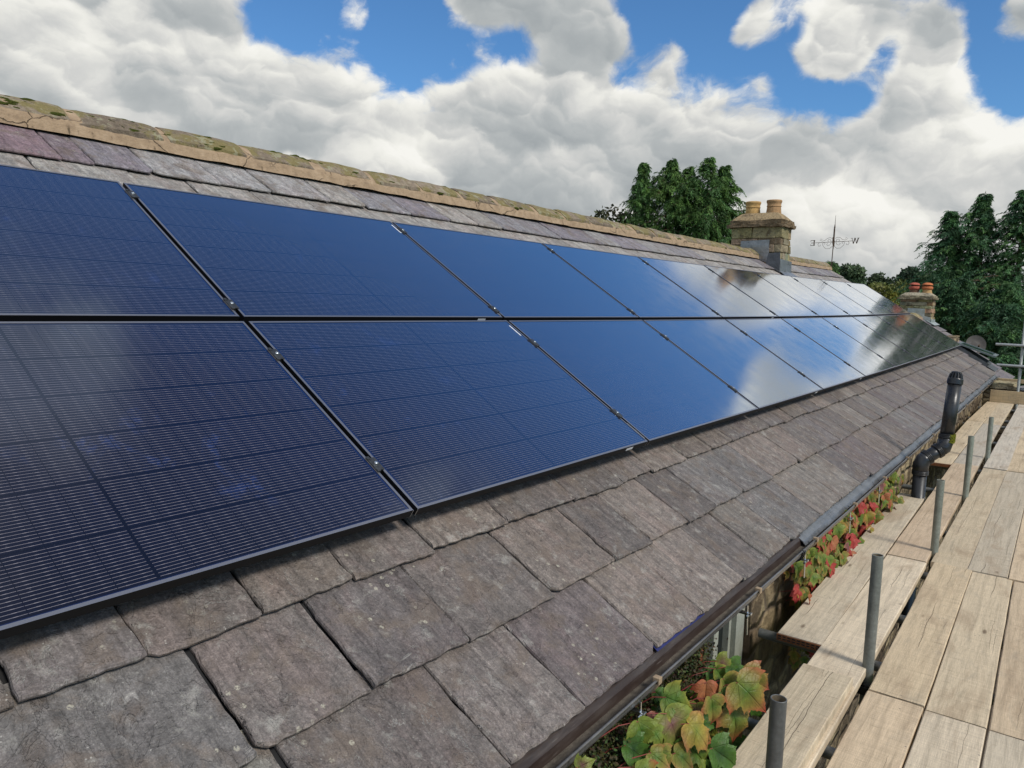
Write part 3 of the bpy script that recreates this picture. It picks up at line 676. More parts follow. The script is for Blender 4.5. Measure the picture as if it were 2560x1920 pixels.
# moss cushions on the near cappings
mb = MB(); rnd = random.Random(77)
for i in range(150):
    x = rnd.choice([rnd.gauss(2.28, .06), rnd.gauss(1.55, .15), rnd.gauss(2.75, .06), rnd.uniform(.9, 6.5), rnd.uniform(.9, 17)])
    if 12.9 < x < 13.6: continue
    t = rnd.uniform(.1, .95); y = RIDGE_Y - t * .165; z = RIDGE_Z + rs(x) + .040 - t ** 1.3 * .10 + .002
    r = rnd.uniform(.008, .026)
    bm = bmesh.new(); bmesh.ops.create_icosphere(bm, subdivisions=2, radius=1)
    bm.verts.index_update()
    vs = []
    for v in bm.verts:
        k = 1 + nz(v.co.x * 2 + i, v.co.y * 2, v.co.z * 2) * .5
        vs.append((x + v.co.x * r * 1.7 * k, y + v.co.y * r * k, z + v.co.z * r * .55 * k))
    mb.add(vs, [[v.index for v in f.verts] for f in bm.faces]); bm.free()
rel(mb, HL).build('moss_cushions', MOSS, house, True)['kind'] = 'stuff'

# ------------------------------------------------------------------ masonry chimney builder
ST_TINTS = [(.34, .25, .135), (.40, .30, .16), (.28, .205, .12), (.36, .29, .18), (.22, .165, .105), (.42, .335, .20), (.31, .27, .19)]
def rough_box(mb, lo, hi, tint, rnd, jit=.008, sub=3):
    bm = bmesh.new(); bmesh.ops.create_cube(bm, size=1)
    bmesh.ops.bevel(bm, geom=bm.edges[:], offset=.04, segments=1, affect='EDGES')
    bmesh.ops.subdivide_edges(bm, edges=bm.edges[:], cuts=sub, use_grid_fill=True)
    bm.verts.index_update()
    sd = rnd.uniform(0, 500); vs = []
    for v in bm.verts:
        p = Vector((lo[0] + (v.co.x + .5) * (hi[0] - lo[0]), lo[1] + (v.co.y + .5) * (hi[1] - lo[1]), lo[2] + (v.co.z + .5) * (hi[2] - lo[2])))
        q = p * 9 + Vector((sd, 0, 0)); q2 = p * 30 + Vector((sd, 0, 0))
        p += Vector((mnoise.noise(q), mnoise.noise(q + Vector((0, 40, 0))), mnoise.noise(q + Vector((0, 0, 40))) * .6)) * jit * 2
        p += mnoise.noise_vector(q2) * jit * .5
        vs.append(p)
    mb.add(vs, [[v.index for v in f.verts] for f in bm.faces], tint); bm.free()
def stone_stack(mb, x0, x1, y0, y1, z0, z1, seedv, hs=(.10, .19)):
    rnd = random.Random(seedv)
    mb.box((x0 + .02, y0 + .02, z0), (x1 - .02, y1 - .02, z1), (.26, .20, .13))
    z = z0
    k = 0
    while z < z1 - .02:
        h = min(rnd.uniform(*hs), z1 - z)
        if z1 - z - h < .05: h = z1 - z
        for axis in (0, 1):
            for side in (0, 1):
                a, b = (y0, y1) if axis == 0 else (x0, x1)
                if (k + axis) % 2: a += .11; b -= .11
                t = a
                while t < b - .02:
                    w = min(rnd.uniform(.16, .42), b - t)
                    if b - t - w < .10: w = b - t
                    d = rnd.uniform(.0, .014); dep = .13
                    tint = tuple(c * rnd.uniform(.85, 1.15) for c in rnd.choice(ST_TINTS))
                    if axis == 0:
                        lo = (x0 - d, t + .005, z + .004) if side == 0 else (x1 - dep, t + .005, z + .004)
                        hi = (x0 + dep, t + w - .005, z + h - .005) if side == 0 else (x1 + d, t + w - .005, z + h - .005)
                    else:
                        lo = (t + .005, y0 - d, z + .004) if side == 0 else (t + .005, y1 - dep, z + .004)
                        hi = (t + w - .005, y0 + dep, z + h - .005) if side == 0 else (t + w - .005, y1 + d, z + h - .005)
                    rough_box(mb, lo, hi, tint, rnd, .006, 2)
                    t += w
        z += h; k += 1
def slab_cap(mb, x0, x1, y0, y1, z0, z1, tint, seedv, jit=.014):
    rnd = random.Random(seedv)
    rough_box(mb, (x0, y0, z0), (x1, y1, z1), tint, rnd, jit, 9)
def frustum(mb, x0, x1, y0, y1, z0, z1, ins, tint, seedv):
    n = 8; vs = []; fs = []
    for L in range(5):
        t = L / 4; i = ins * t; zz = lerp(z0, z1, t ** .8)
        ring = []
        for s_ in range(4 * n):
            q, r = divmod(s_, n); f = r / n
            X0, X1, Y0, Y1 = x0 + i, x1 - i, y0 + i, y1 - i
            p = [(lerp(X0, X1, f), Y0), (X1, lerp(Y0, Y1, f)), (lerp(X1, X0, f), Y1), (X0, lerp(Y1, Y0, f))][q]
            w = nz(p[0] * 7 + seedv, p[1] * 7, zz * 7) * .014
            ring.append((p[0] + w, p[1] + w, zz + w * .7))
        vs += ring
    m = 4 * n
    for L in range(4):
        for s_ in range(m):
            fs.append((L * m + s_, L * m + (s_ + 1) % m, (L + 1) * m + (s_ + 1) % m, (L + 1) * m + s_))
    fs.append(tuple(4 * m + s_ for s_ in range(m)))
    mb.add(vs, fs, tint)

# chimney of the panelled house
mb = MB()
stone_stack(mb, 13.0, 13.53, 2.31, 3.18, .9, 2.035, 11)
ch = rel(mb, HL).build('chimney', STONE, house)
mb = MB()
slab_cap(mb, 12.945, 13.60, 2.245, 3.25, 2.03, 2.085, (.20, .145, .09), 3, .016)
slab_cap(mb, 12.97, 13.57, 2.275, 3.215, 2.085, 2.155, (.23, .165, .10), 4, .014)
rel(mb, HL).build('capstone', STONE, ch)
mb = MB(); frustum(mb, 12.985, 13.55, 2.30, 3.19, 2.15, 2.285, .14, (.40, .295, .17), 5)
rel(mb, HL).build('mortar_flaunching', STONE, ch)
def pot(parent, loc, x, y, z, r, h, tint, wood=False):
    mb = MB()
    prof = [(r * .98, -.04), (r * 1.02, 0), (r * .93, h * .42), (r * .90, h * .50), (r * .97, h * .52), (r * .985, h * .555), (r * .95, h * .58), (r * .92, h * .60), (r * .93, h * .74), (r * .99, h * .82), (r * 1.03, h * .87), (r * 1.03, h * .95), (r * .97, h), (r * .80, h), (r * .76, h * .9), (r * .74, h * .3)]
    mb.lathe(prof, (x, y, z), 32, tint)
    return rel(mb, loc).build('chimney_pot', POT, parent, True)
pot(ch, HL, 13.27, 2.92, 2.275, .128, .225, (.50, .315, .125))
p2 = pot(ch, HL, 13.27, 2.555, 2.275, .126, .235, (.40, .245, .125)); p2['label'] = 'darker sooty chimney pot'
# lead on the chimney
def sheet(mb, pts, th=.004, nx=8, ny=6, wob=.004, sd=0.0):
    """thick bilinear sheet through four corners, gently dented"""
    a, b, c, d = [Vector(p) for p in pts]; nrm = (b - a).cross(d - a).normalized()
    vs = []; fs = []
    for layer in (0, 1):
        for j in range(ny + 1):
            for i in range(nx + 1):
                s_, t = i / nx, j / ny
                p = a.lerp(b, s_).lerp(d.lerp(c, s_), t)
                p = p + nrm * (nz(p.x * 9 + sd, p.y * 9, p.z * 9) * wob - layer * th)
                vs.append(p)
    W_ = nx + 1; o2 = W_ * (ny + 1)
    for j in range(ny):
        for i in range(nx):
            q = (j * W_ + i, j * W_ + i + 1, (j + 1) * W_ + i + 1, (j + 1) * W_ + i)
            fs.append(q); fs.append(tuple(o2 + k for k in q)[::-1])
    rim = [i for i in range(nx)] + [j * W_ + nx for j in range(ny)] + [ny * W_ + i for i in range(nx, 0, -1)] + [j * W_ for j in range(ny, 0, -1)]
    for k in range(len(rim)):
        i0, i1 = rim[k], rim[(k + 1) % len(rim)]
        fs.append((i0, o2 + i0, o2 + i1, i1))
    mb.add(vs, fs)
mb = MB(); sheet(mb, [(12.972, 2.995, 1.60), (12.972, 2.50, 1.42), (12.972, 2.50, 1.815), (12.972, 2.995, 1.80)], .006, 12, 8, .008)
rel(mb, HL).build('lead_back_sheet', LEAD, ch)
mb = MB()
sheet(mb, [(12.955, 2.535, 1.40), (12.955, 2.29, 1.255), (12.955, 2.30, 1.60), (12.955, 2.50, 1.585)], .008, 8, 8, .006, 3)
rel(mb, HL).build('lead_side_cover', DARKLEAD, ch)
mb = MB()
sheet(mb, [(12.95, 2.285, 1.245), (13.60, 2.285, 1.245), (13.60, 2.290, 1.47), (12.96, 2.290, 1.49)], .006, 10, 6, .006, 4)
sheet(mb, [W(12.93, 2.40, NS + .012), W(13.66, 2.40, NS + .012), W(13.62, 2.70, NS + .014), W(12.95, 2.70, NS + .014)], .006, 10, 6, .006, 5)
rel(mb, HL).build('lead_apron', LEAD, ch)

# walls, with the window below the eaves left open
WY = -.53
mb = MB()
zt = -.60
mb.box((-1.2, WY, -4.4), (2.75, WY + .45, zt)); mb.box((3.74, WY, -4.4), (17.75, WY + .45, zt))
mb.box((2.75, WY, -4.4), (3.74, WY + .45, -1.95))
mb.box((17.35, WY + .45, -4.4), (17.75, 5.6, -.5)); mb.box((-1.2, WY + .45, -4.4), (-.8, 5.6, -.5))
mb.box((-1.2, 5.6, -4.4), (17.75, 6.05, -.75))
for x in (-1.2, 17.35):                                      # gable triangles
    y0, y1 = WY + .45, 5.6
    vs = [(x, y0, -.5), (x + .4, y0, -.5), (x, y1, -.5), (x + .4, y1, -.5), (x, RIDGE_Y, RIDGE_Z - .25), (x + .4, RIDGE_Y, RIDGE_Z - .25)]
    mb.add(vs, [(0, 2, 4), (1, 5, 3), (0, 4, 5, 1), (4, 2, 3, 5)])
rel(mb, HL).build('wall', RUBBLE, house)
win = MB()
win.box((2.76, WY + .05, -1.94), (2.84, WY + .11, -.61)); win.box((3.615, WY + .03, -1.94), (3.735, WY + .11, -.61))
win.box((3.335, WY + .04, -1.94), (3.395, WY + .11, -.61)); win.box((3.58, WY + .055, -1.94), (3.612, WY + .11, -.61))
win.box((2.84, WY + .05, -1.94), (3.335, WY + .11, -1.86)); win.box((3.395, WY + .05, -1.94), (3.58, WY + .11, -1.86))
win.box((2.84, WY + .05, -.68), (3.335, WY + .11, -.61)); win.box((3.395, WY + .05, -.68), (3.58, WY + .11, -.61))
w_ = rel(win, HL).build('window', WINFRAME, house)
mb = MB(); mb.box((2.842, WY + .085, -1.858), (3.333, WY + .09, -.682)); mb.box((3.397, WY + .085, -1.858), (3.578, WY + .09, -.682))
mb.box((2.842, WY + .3, -1.9), (3.7, WY + .305, -.62))
rel(mb, HL).build('pane', GLASS, w_)

# gutter: half-round trough hung in front of the eaves
def gz(x): return sag(x) * CT
def gy(x): return -sag(x) * ST
GY, GZ, GR = -.655, -.565, .055
def trough(mb, x0, x1, ro, ri, dz=0.0, lip=True, step=.25):
    n = max(1, int((x1 - x0) / step)); m = 15
    prof = []
    for k in range(m + 1):
        a = math.pi + math.pi * k / m
        prof.append((GY + ro * math.cos(a), GZ + ro * math.sin(a)))
    if lip: prof += [(GY + ro + .004, GZ + .002), (GY + ro + .003, GZ + .007), (GY + ro - .003, GZ + .008), (GY + ri - .001, GZ + .002)]
    for k in range(m, -1, -1):
        a = math.pi + math.pi * k / m
        prof.append((GY + ri * math.cos(a), GZ + ri * math.sin(a)))
    if lip: prof += [(GY - ri + .001, GZ + .002), (GY - ro + .003, GZ + .008), (GY - ro - .003, GZ + .007), (GY - ro - .004, GZ + .002)]
    M_ = len(prof); vs = []; fs = []
    for i in range(n + 1):
        x = lerp(x0, x1, i / n)
        for (y, z) in prof: vs.append((x, y + gy(x), z + gz(x) + dz))
    for i in range(n):
        for j in range(M_):
            k = (j + 1) % M_
            fs.append((i * M_ + j, (i + 1) * M_ + j, (i + 1) * M_ + k, i * M_ + k))
    h = M_ // 2
    for base in (0, n * M_):
        for j in range(h): fs.append((base + j, base + j + 1, base + M_ - 2 - j, base + M_ - 1 - j) if base else (base + j, base + M_ - 1 - j, base + M_ - 2 - j, base + j + 1))
    mb.add(vs, fs)
mb = MB()
for (a, b) in ((-1.2, 4.02), (4.03, 8.1), (8.11, 12.3), (12.31, 17.72)): trough(mb, a, b, GR, GR - .004)
gut = rel(mb, HL).build('gutter', PLASTIC, house, True)
mb = MB()
vs = []; fs = []
for i in range(120):
    x = lerp(-1.2, 17.6, i / 119)
    for j, y in enumerate((-.042, -.02, 0, .02, .042)):
        vs.append((x, GY + gy(x) + y, GZ - .036 + gz(x) + nz(x * 4, y * 40) * .006 + abs(y) * .12))
for i in range(119):
    for j in range(4): fs.append((i * 5 + j, (i + 1) * 5 + j, (i + 1) * 5 + j + 1, i * 5 + j + 1))
mb.add(vs, fs); rel(mb, HL).build('silt', SILT, gut)
def bracket(x):
    mb = MB(); trough(mb, x - .012, x + .012, GR + .007, GR + .001, 0.004, False, 1)
    mb.box((x - .012, GY + gy(x) - GR - .012, GZ + gz(x) - .008), (x + .012, GY + gy(x) - GR + .014, GZ + gz(x) + .016), bev=.002)
    return rel(mb, HL).build('clip', CLIP, gut, False)
for x in (.3, 1.25, 2.25, 3.31, 4.29, 5.27, 6.28, 7.3, 8.9, 9.9, 10.9, 12.0, 13.1, 14.2, 15.3, 16.4): bracket(x)
mb = MB(); trough(mb, 4.0, 4.06, GR + .009, GR + .001, 0.003, False, 1); trough(mb, 4.018, 4.042, GR + .015, GR + .008, 0.004, False, 1)
rel(mb, HL).build('union_joint', PIPE, gut, True)
for x in (1.05, 2.13, 3.175, 4.09, 5.15, 6.1):
    mb = MB(); z = GZ + gz(x) - GR; GYx = GY + gy(x)
    mb.tube([(x, GYx - .052, z + .030), (x, GYx - .056, z - .105)], .0042, 8)
    mb.box((x - .011, GYx - .072, z - .012), (x + .011, GYx + .02, z - .002), bev=.002)
    mb.tube([(x - .022, GYx - .056, z - .018), (x + .022, GYx - .056, z - .018)], .007, 8)
    rel(mb, HL).build('hanging_rod', STEEL, gut)

# eaves strip, membrane, lead
mb = MB()
def eave_sheet(mb, x0, x1, prof, th=.003, wav=0.0, step=.12):
    n = max(1, int((x1 - x0) / step)); m = len(prof); vs = []; fs = []
    for i in range(n + 1):
        x = lerp(x0, x1, i / n)
        for j, (y, z) in enumerate(prof):
            w = nz(x * 2.3, j * .7) * wav * (1 if j < m - 1 else 1.6)
            vs.append((x, y + gy(x) - w * .6, z + gz(x) + w + (nz(x * 6, 5) * wav * .7 if j == m - 1 else 0)))
    for i in range(n + 1):
        x = lerp(x0, x1, i / n)
        for j in range(m): p = vs[i * m + j]; vs.append((p[0], p[1] + th * .7, p[2] - th))
    o2 = (n + 1) * m
    for i in range(n):
        for j in range(m - 1):
            q = (i * m + j, (i + 1) * m + j, (i + 1) * m + j + 1, i * m + j + 1)
            fs.append(q[::-1]); fs.append(tuple(o2 + k for k in q))
        fs.append((i * m + m - 1, (i + 1) * m + m - 1, o2 + (i + 1) * m + m - 1, o2 + i * m + m - 1))
    for i in (0, n):
        for j in range(m - 1): fs.append((i * m + j, i * m + j + 1, o2 + i * m + j + 1, o2 + i * m + j))
    mb.add(vs, fs)
eave_sheet(mb, -1.2, 4.27, [(-.50, -.462), (-.600, -.528), (-.628, -.548), (-.640, -.566), (-.645, -.604)])
rel(mb, HL).build('eaves_strip', STRIP, house)
mb = MB(); eave_sheet(mb, 4.23, 17.7, [(-.50, -.470), (-.606, -.536), (-.634, -.553), (-.656, -.568), (-.672, -.590)], .004, .005, .06)
rel(mb, HL).build('lead_eaves_flashing', LEAD, house)
mb = MB(); sheet(mb, [W(2.40, -.826, NS - .016), W(2.84, -.829, NS - .016), W(2.84, -.78, NS - .014), W(2.40, -.78, NS - .014)], .002, 14, 2, .004)
rel(mb, HL).build('membrane_edge', BLUE, house)
# lead step down the verge at the far end
mb = MB(); 
for k in range(8):
    v0 = lerp(-.86, 2.9, k / 8); v1 = lerp(-.86, 2.9, (k + 1) / 8)
    sheet(mb, [W(VERGE, v0, NS - .075), W(VERGE + .05, v0, NS - .075), W(VERGE + .05, v1, NS - .075), W(VERGE, v1, NS - .075)], .01, 2, 4, .002)
rel(mb, HL).build('verge_channel', FELT, house)

# ------------------------------------------------------------------ solar panels
PL, PH, PITCH, RG = 1.762, 1.134, 1.785, 0.035
def panel_meshes():
    fr = MB(); d = .032; lp = .0105
    for (lo, hi) in (((0, 0, -d), (PL, lp, 0)), ((0, PH - lp, -d), (PL, PH, 0)), ((0, lp, -d), (lp, PH - lp, 0)), ((PL - lp, lp, -d), (PL, PH - lp, 0))):
        x0, y0, z0 = lo; x1, y1, z1 = hi
        vs = [(x0, y0, z0), (x1, y0, z0), (x1, y1, z0), (x0, y1, z0), (x0, y0, z1), (x1, y0, z1), (x1, y1, z1), (x0, y1, z1)]
        fr.add(vs, [(3, 2, 1, 0), (0, 1, 5, 4), (1, 2, 6, 5), (2, 3, 7, 6), (3, 0, 4, 7)], mi=0)
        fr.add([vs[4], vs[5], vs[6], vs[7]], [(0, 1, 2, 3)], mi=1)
    for (x, y) in ((0, 0), (PL, 0)):           # bright mitre line of the corner
        fr.box((x - .001, y - .0016, -d), (x + .001, y - .0001, -.0005), mi=2)
    gl = MB(); gl.box((lp, lp, -.006), (PL - lp, PH - lp, -.0016))
    return fr, gl
def make_panel():
    t = thing('solar_panel', '', 'solar panel')
    fr, gl = panel_meshes()
    fr.build('frame', [FRAME_SIDE, FRAME_LIP_SHEEN, STEEL], t)
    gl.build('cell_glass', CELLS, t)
    return t
def make_clamp(parent, y):
    mb = MB(); x = PL + .0115
    mb.box((x - .0185, y - .032, .0012), (x + .0185, y + .032, .0050), bev=.0012)
    for s_ in (-1, 1): mb.box((x - .0195, y + s_ * .032 - .007, .0014), (x - .006, y + s_ * .032 + .007, .0078), bev=.002)
    mb.box((x - .0085, y - .030, -.034), (x + .0085, y + .030, .0010))
    c = mb.build('clamp', CLAMP, parent)
    b = MB(); b.lathe([(0, .0118), (.0045, .0118), (.0070, .0108), (.0074, .0090), (.0074, .0050)], (x, y, 0), 14)
    b.lathe([(.0022, .0119), (.0022, .0122), (0, .0122)], (x, y, 0), 8)
    b.build('bolt', STEEL, c, True)
    return c
proto = make_panel()
ORD = ['first', 'second', 'third', 'fourth', 'fifth', 'sixth', 'seventh', 'eighth', 'ninth', 'tenth']
for row in (0, 1):
    for k in range(10):
        o = proto if (row == 0 and k == 0) else copy_tree(proto)
        v0 = row * (PH + RG); u0 = k * PITCH + .0115
        a = W(u0, v0, 0); b = W(u0 + PL, v0, 0)
        ex = (b - a).normalized(); ey = Vector((0, CT, ST)); ey = (ey - ex * ey.dot(ex)).normalized(); ez = ex.cross(ey)
        Mx = Matrix(((ex.x, ey.x, ez.x, a.x), (ex.y, ey.y, ez.y, a.y), (ex.z, ey.z, ez.z, a.z), (0, 0, 0, 1)))
        o.matrix_world = Mx @ Matrix.Rotation(R.uniform(-.0012, .0012), 4, 'X') @ Matrix.Rotation(R.uniform(-.0008, .0008), 4, 'Y')
        rn = 'upper row' if row else 'lower row'
        if k == 0: lab = 'dark blue solar panel in the %s, nearest, cut off by the photo edge' % rn
        elif k == 9: lab = 'solar panel in the %s, farthest of the ten, at the gable end' % rn
        else: lab = 'dark blue solar panel in the %s, %s along from the near end' % (rn, ORD[k])
        tag(o, lab, 'solar panel', 'solar panels on the slate roof')
# fixings that sit in the gap beside each panel
cl = None
panels = sorted([o for o in COL.objects if o.name.split('.')[0] == 'solar_panel'], key=lambda o: (round(o.location.y * 2), o.location.x))
for i, p in enumerate(panels):
    up = i >= 10
    if i % 10 == 9: continue
    for y in ((.085, 1.01) if up else (.235, .90)):
        if cl is None: cl = make_clamp(p, 0.0); c = cl
        else: c = copy_tree(cl, p)
        c.location = (0, y, 0)
st = None
def sticker(p, lo, hi):
    mb = MB(); mb.box(lo, hi); return mb.build('label_sticker', LABEL, p)
for i in (1, 11): sticker(panels[i], (PL - .034, PH - .155, -.0015), (PL - .024, PH - .052, -.0010))
sticker(panels[12], (-.0004, .030, -.022), (-.0001, .11, -.006))
sticker(panels[2], (-.0004, .030, -.022), (-.0001, .16, -.006))
for i in (1, 3, 4, 11, 14): sticker(panels[i], (PL - .225, -.0004, -.026), (PL - .155, -.0001, -.010))
# rails below
for row in (0, 1):
    for j, y in enumerate(((.085, 1.01) if row else (.235, .90))):
        mb = MB(); v = row * (PH + RG) + y
        for i in range(20):
            a = lerp(.0, 17.85, i / 20); b = lerp(.0, 17.85, (i + 1) / 20)
            q = [W(a, v - .018, -.034), W(b, v - .018, -.034), W(b, v + .018, -.034), W(a, v + .018, -.034), W(a, v - .018, -.074), W(b, v - .018, -.074), W(b, v + .018, -.074), W(a, v + .018, -.074)]
            mb.add(q, [(0, 1, 2, 3), (7, 6, 5, 4), (0, 4, 5, 1), (3, 2, 6, 7)] + ([(0, 3, 7, 4)] if i == 0 else []) + ([(1, 5, 6, 2)] if i == 19 else []))
        for i in range(22):
            u = .2 + i * .82; a = W(u, v, -.074); 
            mb.tube([W(u, v, -.073), W(u, v, -.098)], .012, 8)
        o = mb.build('mounting_rail', FRAME_SIDE)
        tag(o, ['black rail under the lower edge of the %s panels', 'black rail under the upper edge of the %s panels'][j] % ('upper-row' if row else 'lower-row'), 'rail', 'rails below the panels')

# ------------------------------------------------------------------ scaffold
DZ = -.92
W_TINTS = [(.68, .555, .385), (.61, .52, .39), (.72, .57, .38), (.60, .53, .43), (.70, .585, .43), (.64, .50, .34)]
def board(x0, x1, ya0, yb0, ya1, yb1, z, tint, label, th=.038, warp=.004, group='scaffold boards of the walkway', rough_end=False):
    """plank from x0 to x1; edges ya (house side) and yb at each end"""
    rnd = random.Random(int(x0 * 100 + ya0 * 1000)); mb = MB()
    n = 16; ch = .004
    off = (rnd.uniform(0, 40), float(rnd.randint(0, 60))); vs = []; uv = []; sd = rnd.uniform(0, 90)
    prof = [(0, -th), (0, -ch), (ch, 0), (.25, 0), (.5, 0), (.75, 0), (-ch, 0), (1, -ch), (1, -th)]
    for i in range(n + 1):
        t = i / n; x = lerp(x0, x1, t)
        ya, yb = lerp(ya0, ya1, t), lerp(yb0, yb1, t); w = yb - ya; sg = -1 if w < 0 else 1
        for (f, dz) in prof:
            if f == ch: y = ya + sg * ch
            elif f == -ch: y = yb - sg * ch
            else: y = ya + w * f
            cup = ((f if 0 <= f <= 1 else (0 if f > 0 else 1)) - .5) ** 2
            e = nz(x * 3 + sd, f * 3) * .0022 + (nz(x * 17 + sd, f) * .0012 if f in (0, 1) else 0)
            vs.append((x + (nz(y * 28 + sd, 3.3) * .003 if i in (0, n) else 0), y + e, z + dz + nz(x * .9 + sd, 2.2) * warp + cup * .004 * nz(sd, 1)))
            uv.append((x - x0 + off[0], abs(y - ya) + off[1]))
    m = len(prof); fs = []
    for i in range(n):
        for j in range(m):
            k = (j + 1) % m
            fs.append((i * m + j, i * m + k, (i + 1) * m + k, (i + 1) * m + j))
    fs.append(tuple(range(m))[::-1]); fs.append(tuple(n * m + j for j in range(m)))
    if yb0 > ya0: fs = [q[::-1] for q in fs]
    fs = [q[::-1] for q in fs]
    k = rnd.uniform(.85, 1.08)
    mb.add(vs, fs, tuple(c * k for c in tint), uv)
    o = mb.build('scaffold_board', WOOD); 
    tag(o, label, 'scaffold board', group)
    return o
b1 = board(3.68, 7.30, -.686, -.903, -.645, -.852, DZ, W_TINTS[1], 'grey scaffold board beside the red creeper with a rusty nail plate on its end')
mb = MB(); mb.box((3.672, -.902, DZ - .036), (3.678, -.687, DZ - .004))
for i in range(9):
    for j in range(2): mb.box((3.6705, -.893 + i * .023, DZ - .028 + j * .013), (3.6719, -.878 + i * .023, DZ - .022 + j * .013), mi=1)
mb.build('nail_plate', [RUST, FELT], b1)
b2 = board(9.06, 12.90, -.655, -.853, -.632, -.845, DZ, W_TINTS[0], 'scaffold board along the wall just beyond the soil pipe, rusty end facing us')
mb = MB(); mb.box((9.052, -.85, DZ - .036), (9.058, -.658, DZ - .004)); mb.build('nail_plate', RUST, b2)
board(12.92, 15.95, -.632, -.845, -.66, -.86, DZ, W_TINTS[2], 'scaffold board along the wall that runs up to the toe board')
board(.9, 3.345, -.898, -1.108, -.902, -1.112, DZ + .0405, (.68, .565, .40), 'honey coloured scaffold board laid on top of another beside the creeper leaves')
board(1.1, 5.365, -.912, -1.130, -.888, -1.122, DZ, W_TINTS[4], 'cracked scaffold board left of the posts, its near half under another board')
board(5.385, 9.155, -.886, -1.118, -.858, -1.092, DZ + .003, (.68, .525, .365), 'orange tinged scaffold board left of the posts, starting at a butt joint')
board(9.175, 12.75, -.860, -1.090, -.850, -1.066, DZ, W_TINTS[3], 'scaffold board left of the posts beyond the soil pipe, third along its line')
board(12.77, 15.95, -.850, -1.066, -.85, -1.066, DZ, W_TINTS[0], 'scaffold board left of the posts that ends at the toe board')
rowsM = [(-1.169, -1.384, 'right of the posts', [(-.6, 3.352), (3.368, 5.415), (5.43, 9.12), (9.14, 12.9), (12.92, 15.95)], [0, -.002, .03, .032, .03]),
         (-1.392, -1.607, 'second out from the posts', [(-.6, 3.33), (3.345, 5.388), (5.40, 9.10), (9.12, 12.88), (12.9, 15.95)], [0, 0, .045, .05, .05]),
         (-1.615, -1.830, 'third out from the posts', [(-.6, 3.332), (3.345, 5.36), (5.375, 9.05), (9.07, 12.86), (12.88, 15.95)], [0, 0, .05, .055, .05]),
         (-1.838, -2.053, 'outermost', [(-.6, 3.3), (3.32, 7.1), (7.12, 11.0), (11.02, 15.95)], [0, .02, .05, .05])]
ROWN = ['nearest to us', 'second along', 'third along', 'fourth along', 'farthest, up to the toe board']
rr = random.Random(12)
for (ya, yb, nm, segs, sh) in rowsM:
    for i, (a, b) in enumerate(segs):
        s_ = sh[i]; s2 = sh[min(i + 1, len(sh) - 1)]
        lab = 'scaffold board in the line %s, %s' % (nm, ROWN[4] if i == len(segs) - 1 else ROWN[i])
        board(a, b, ya + s_, yb + s_, ya + s_ * .6 + s2 * .4, yb + s_ * .6 + s2 * .4, DZ + rr.uniform(-.003, .004), rr.choice(W_TINTS), lab)
# splash of dried mortar on the laid-over board
# toe board across the end
mb = MB(); mb.box((15.96, -2.10, -.925), (15.998, -.695, -.70), (.56, .43, .26), bev=.004)
mb.uv = [(p[1], p[2]) for p in mb.v]
o = mb.build('toe_board', WOOD); tag(o, 'toe board standing on edge across the far end of the walkway', 'toe board')

def post(x, y, ztop, label, tint, lean=0.0):
    mb = MB(); ro, ri = .02415, .0205
    L = Vector((x, y, ztop)); foot = Vector((x - lean, y, -4.3))
    mb.tube([foot, lerp(foot, L, .5), L], ro, 24, tint, cap=False)
    nb = len(mb.v); mb.tube([L + Vector((0, 0, -.5)), L][::-1], ri, 24, (.23, .19, .13), cap=False)
    # rim
    ring = [(ro, 0), (ro - .0008, .0012), (ri + .0008, .0012), (ri, 0)]
    mb.lathe(ring, (x, y, ztop), 24, tuple(c * 1.15 for c in tint))
    o = rel(mb, (x, y, -4.3)).build('scaffold_post', GALV, None, True); o.location = (x, y, -4.3)
    return tag(o, label, 'scaffold tube', 'upright scaffold tubes along the walkway')
PT = [(.115, .12, .12), (.20, .215, .20), (.25, .27, .235), (.29, .315, .265), (.29, .315, .27)]
PLAB = ['scuffed dark upright tube nearest to us, beside the creeper', 'grey upright tube between the cracked boards, second from us', 'upright tube third from us, by the orange tinged board', 'upright tube fourth from us, in front of the soil pipe boards', 'pale upright tube fifth and farthest in the line beside the walkway']
for (x, zt_), lab, tn, ln in zip(((2.165, -.456), (3.585, -.392), (5.67, -.427), (7.57, -.38), (9.78, -.46)), PLAB, PT, (0, .03, .02, .05, .06)):
    post(x, -1.128, zt_, lab, tn, ln)
def htube(p, q, name, label, cat, group, tint=(.25, .265, .24)):
    mb = MB(); p, q = Vector(p), Vector(q)
    mb.tube([p, lerp(p, q, .33), lerp(p, q, .66), q], .02415, 16, tint, cap=False)
    mb.tube([p, p + (q - p).normalized() * .12], .0205, 16, (.05, .05, .05)); mb.tube([q, q + (p - q).normalized() * .12], .0205, 16, (.05, .05, .05))
    mid = p.copy(); rel(mb, mid); o = mb.build(name, GALV, None, True); o.location = mid
    return tag(o, label, cat, group)
TX = [1.55, 2.88, 3.76, 4.44, 5.29, 6.40, 7.9, 9.20, 11.33, 13.0, 13.75, 15.36]
TL = ['beside the nearest post', 'under the laid-over board', 'under the rusty-ended board by the creeper', 'poking at the wall beyond the window', 'at the first butt joint of boards', 'under the orange tinged board', 'behind the soil pipe', 'just past the soil pipe', 'beyond the farthest post', 'two thirds along the walkway', 'close behind another cross tube', 'before the toe board']
for x, l in zip(TX, TL):
    htube((x, -.575 if x > 2 else -.7, DZ - .064), (x, -2.15, DZ - .064), 'cross_tube', 'horizontal scaffold cross tube under the boards, %s' % l, 'scaffold tube', 'cross tubes under the boards', (.17, .175, .165))
htube((-.6, -1.182, DZ - .113), (16.4, -1.182, DZ - .113), 'ledger_tube', 'long horizontal tube under the boards, tying the posts together', 'scaffold tube', 'ledger tubes')
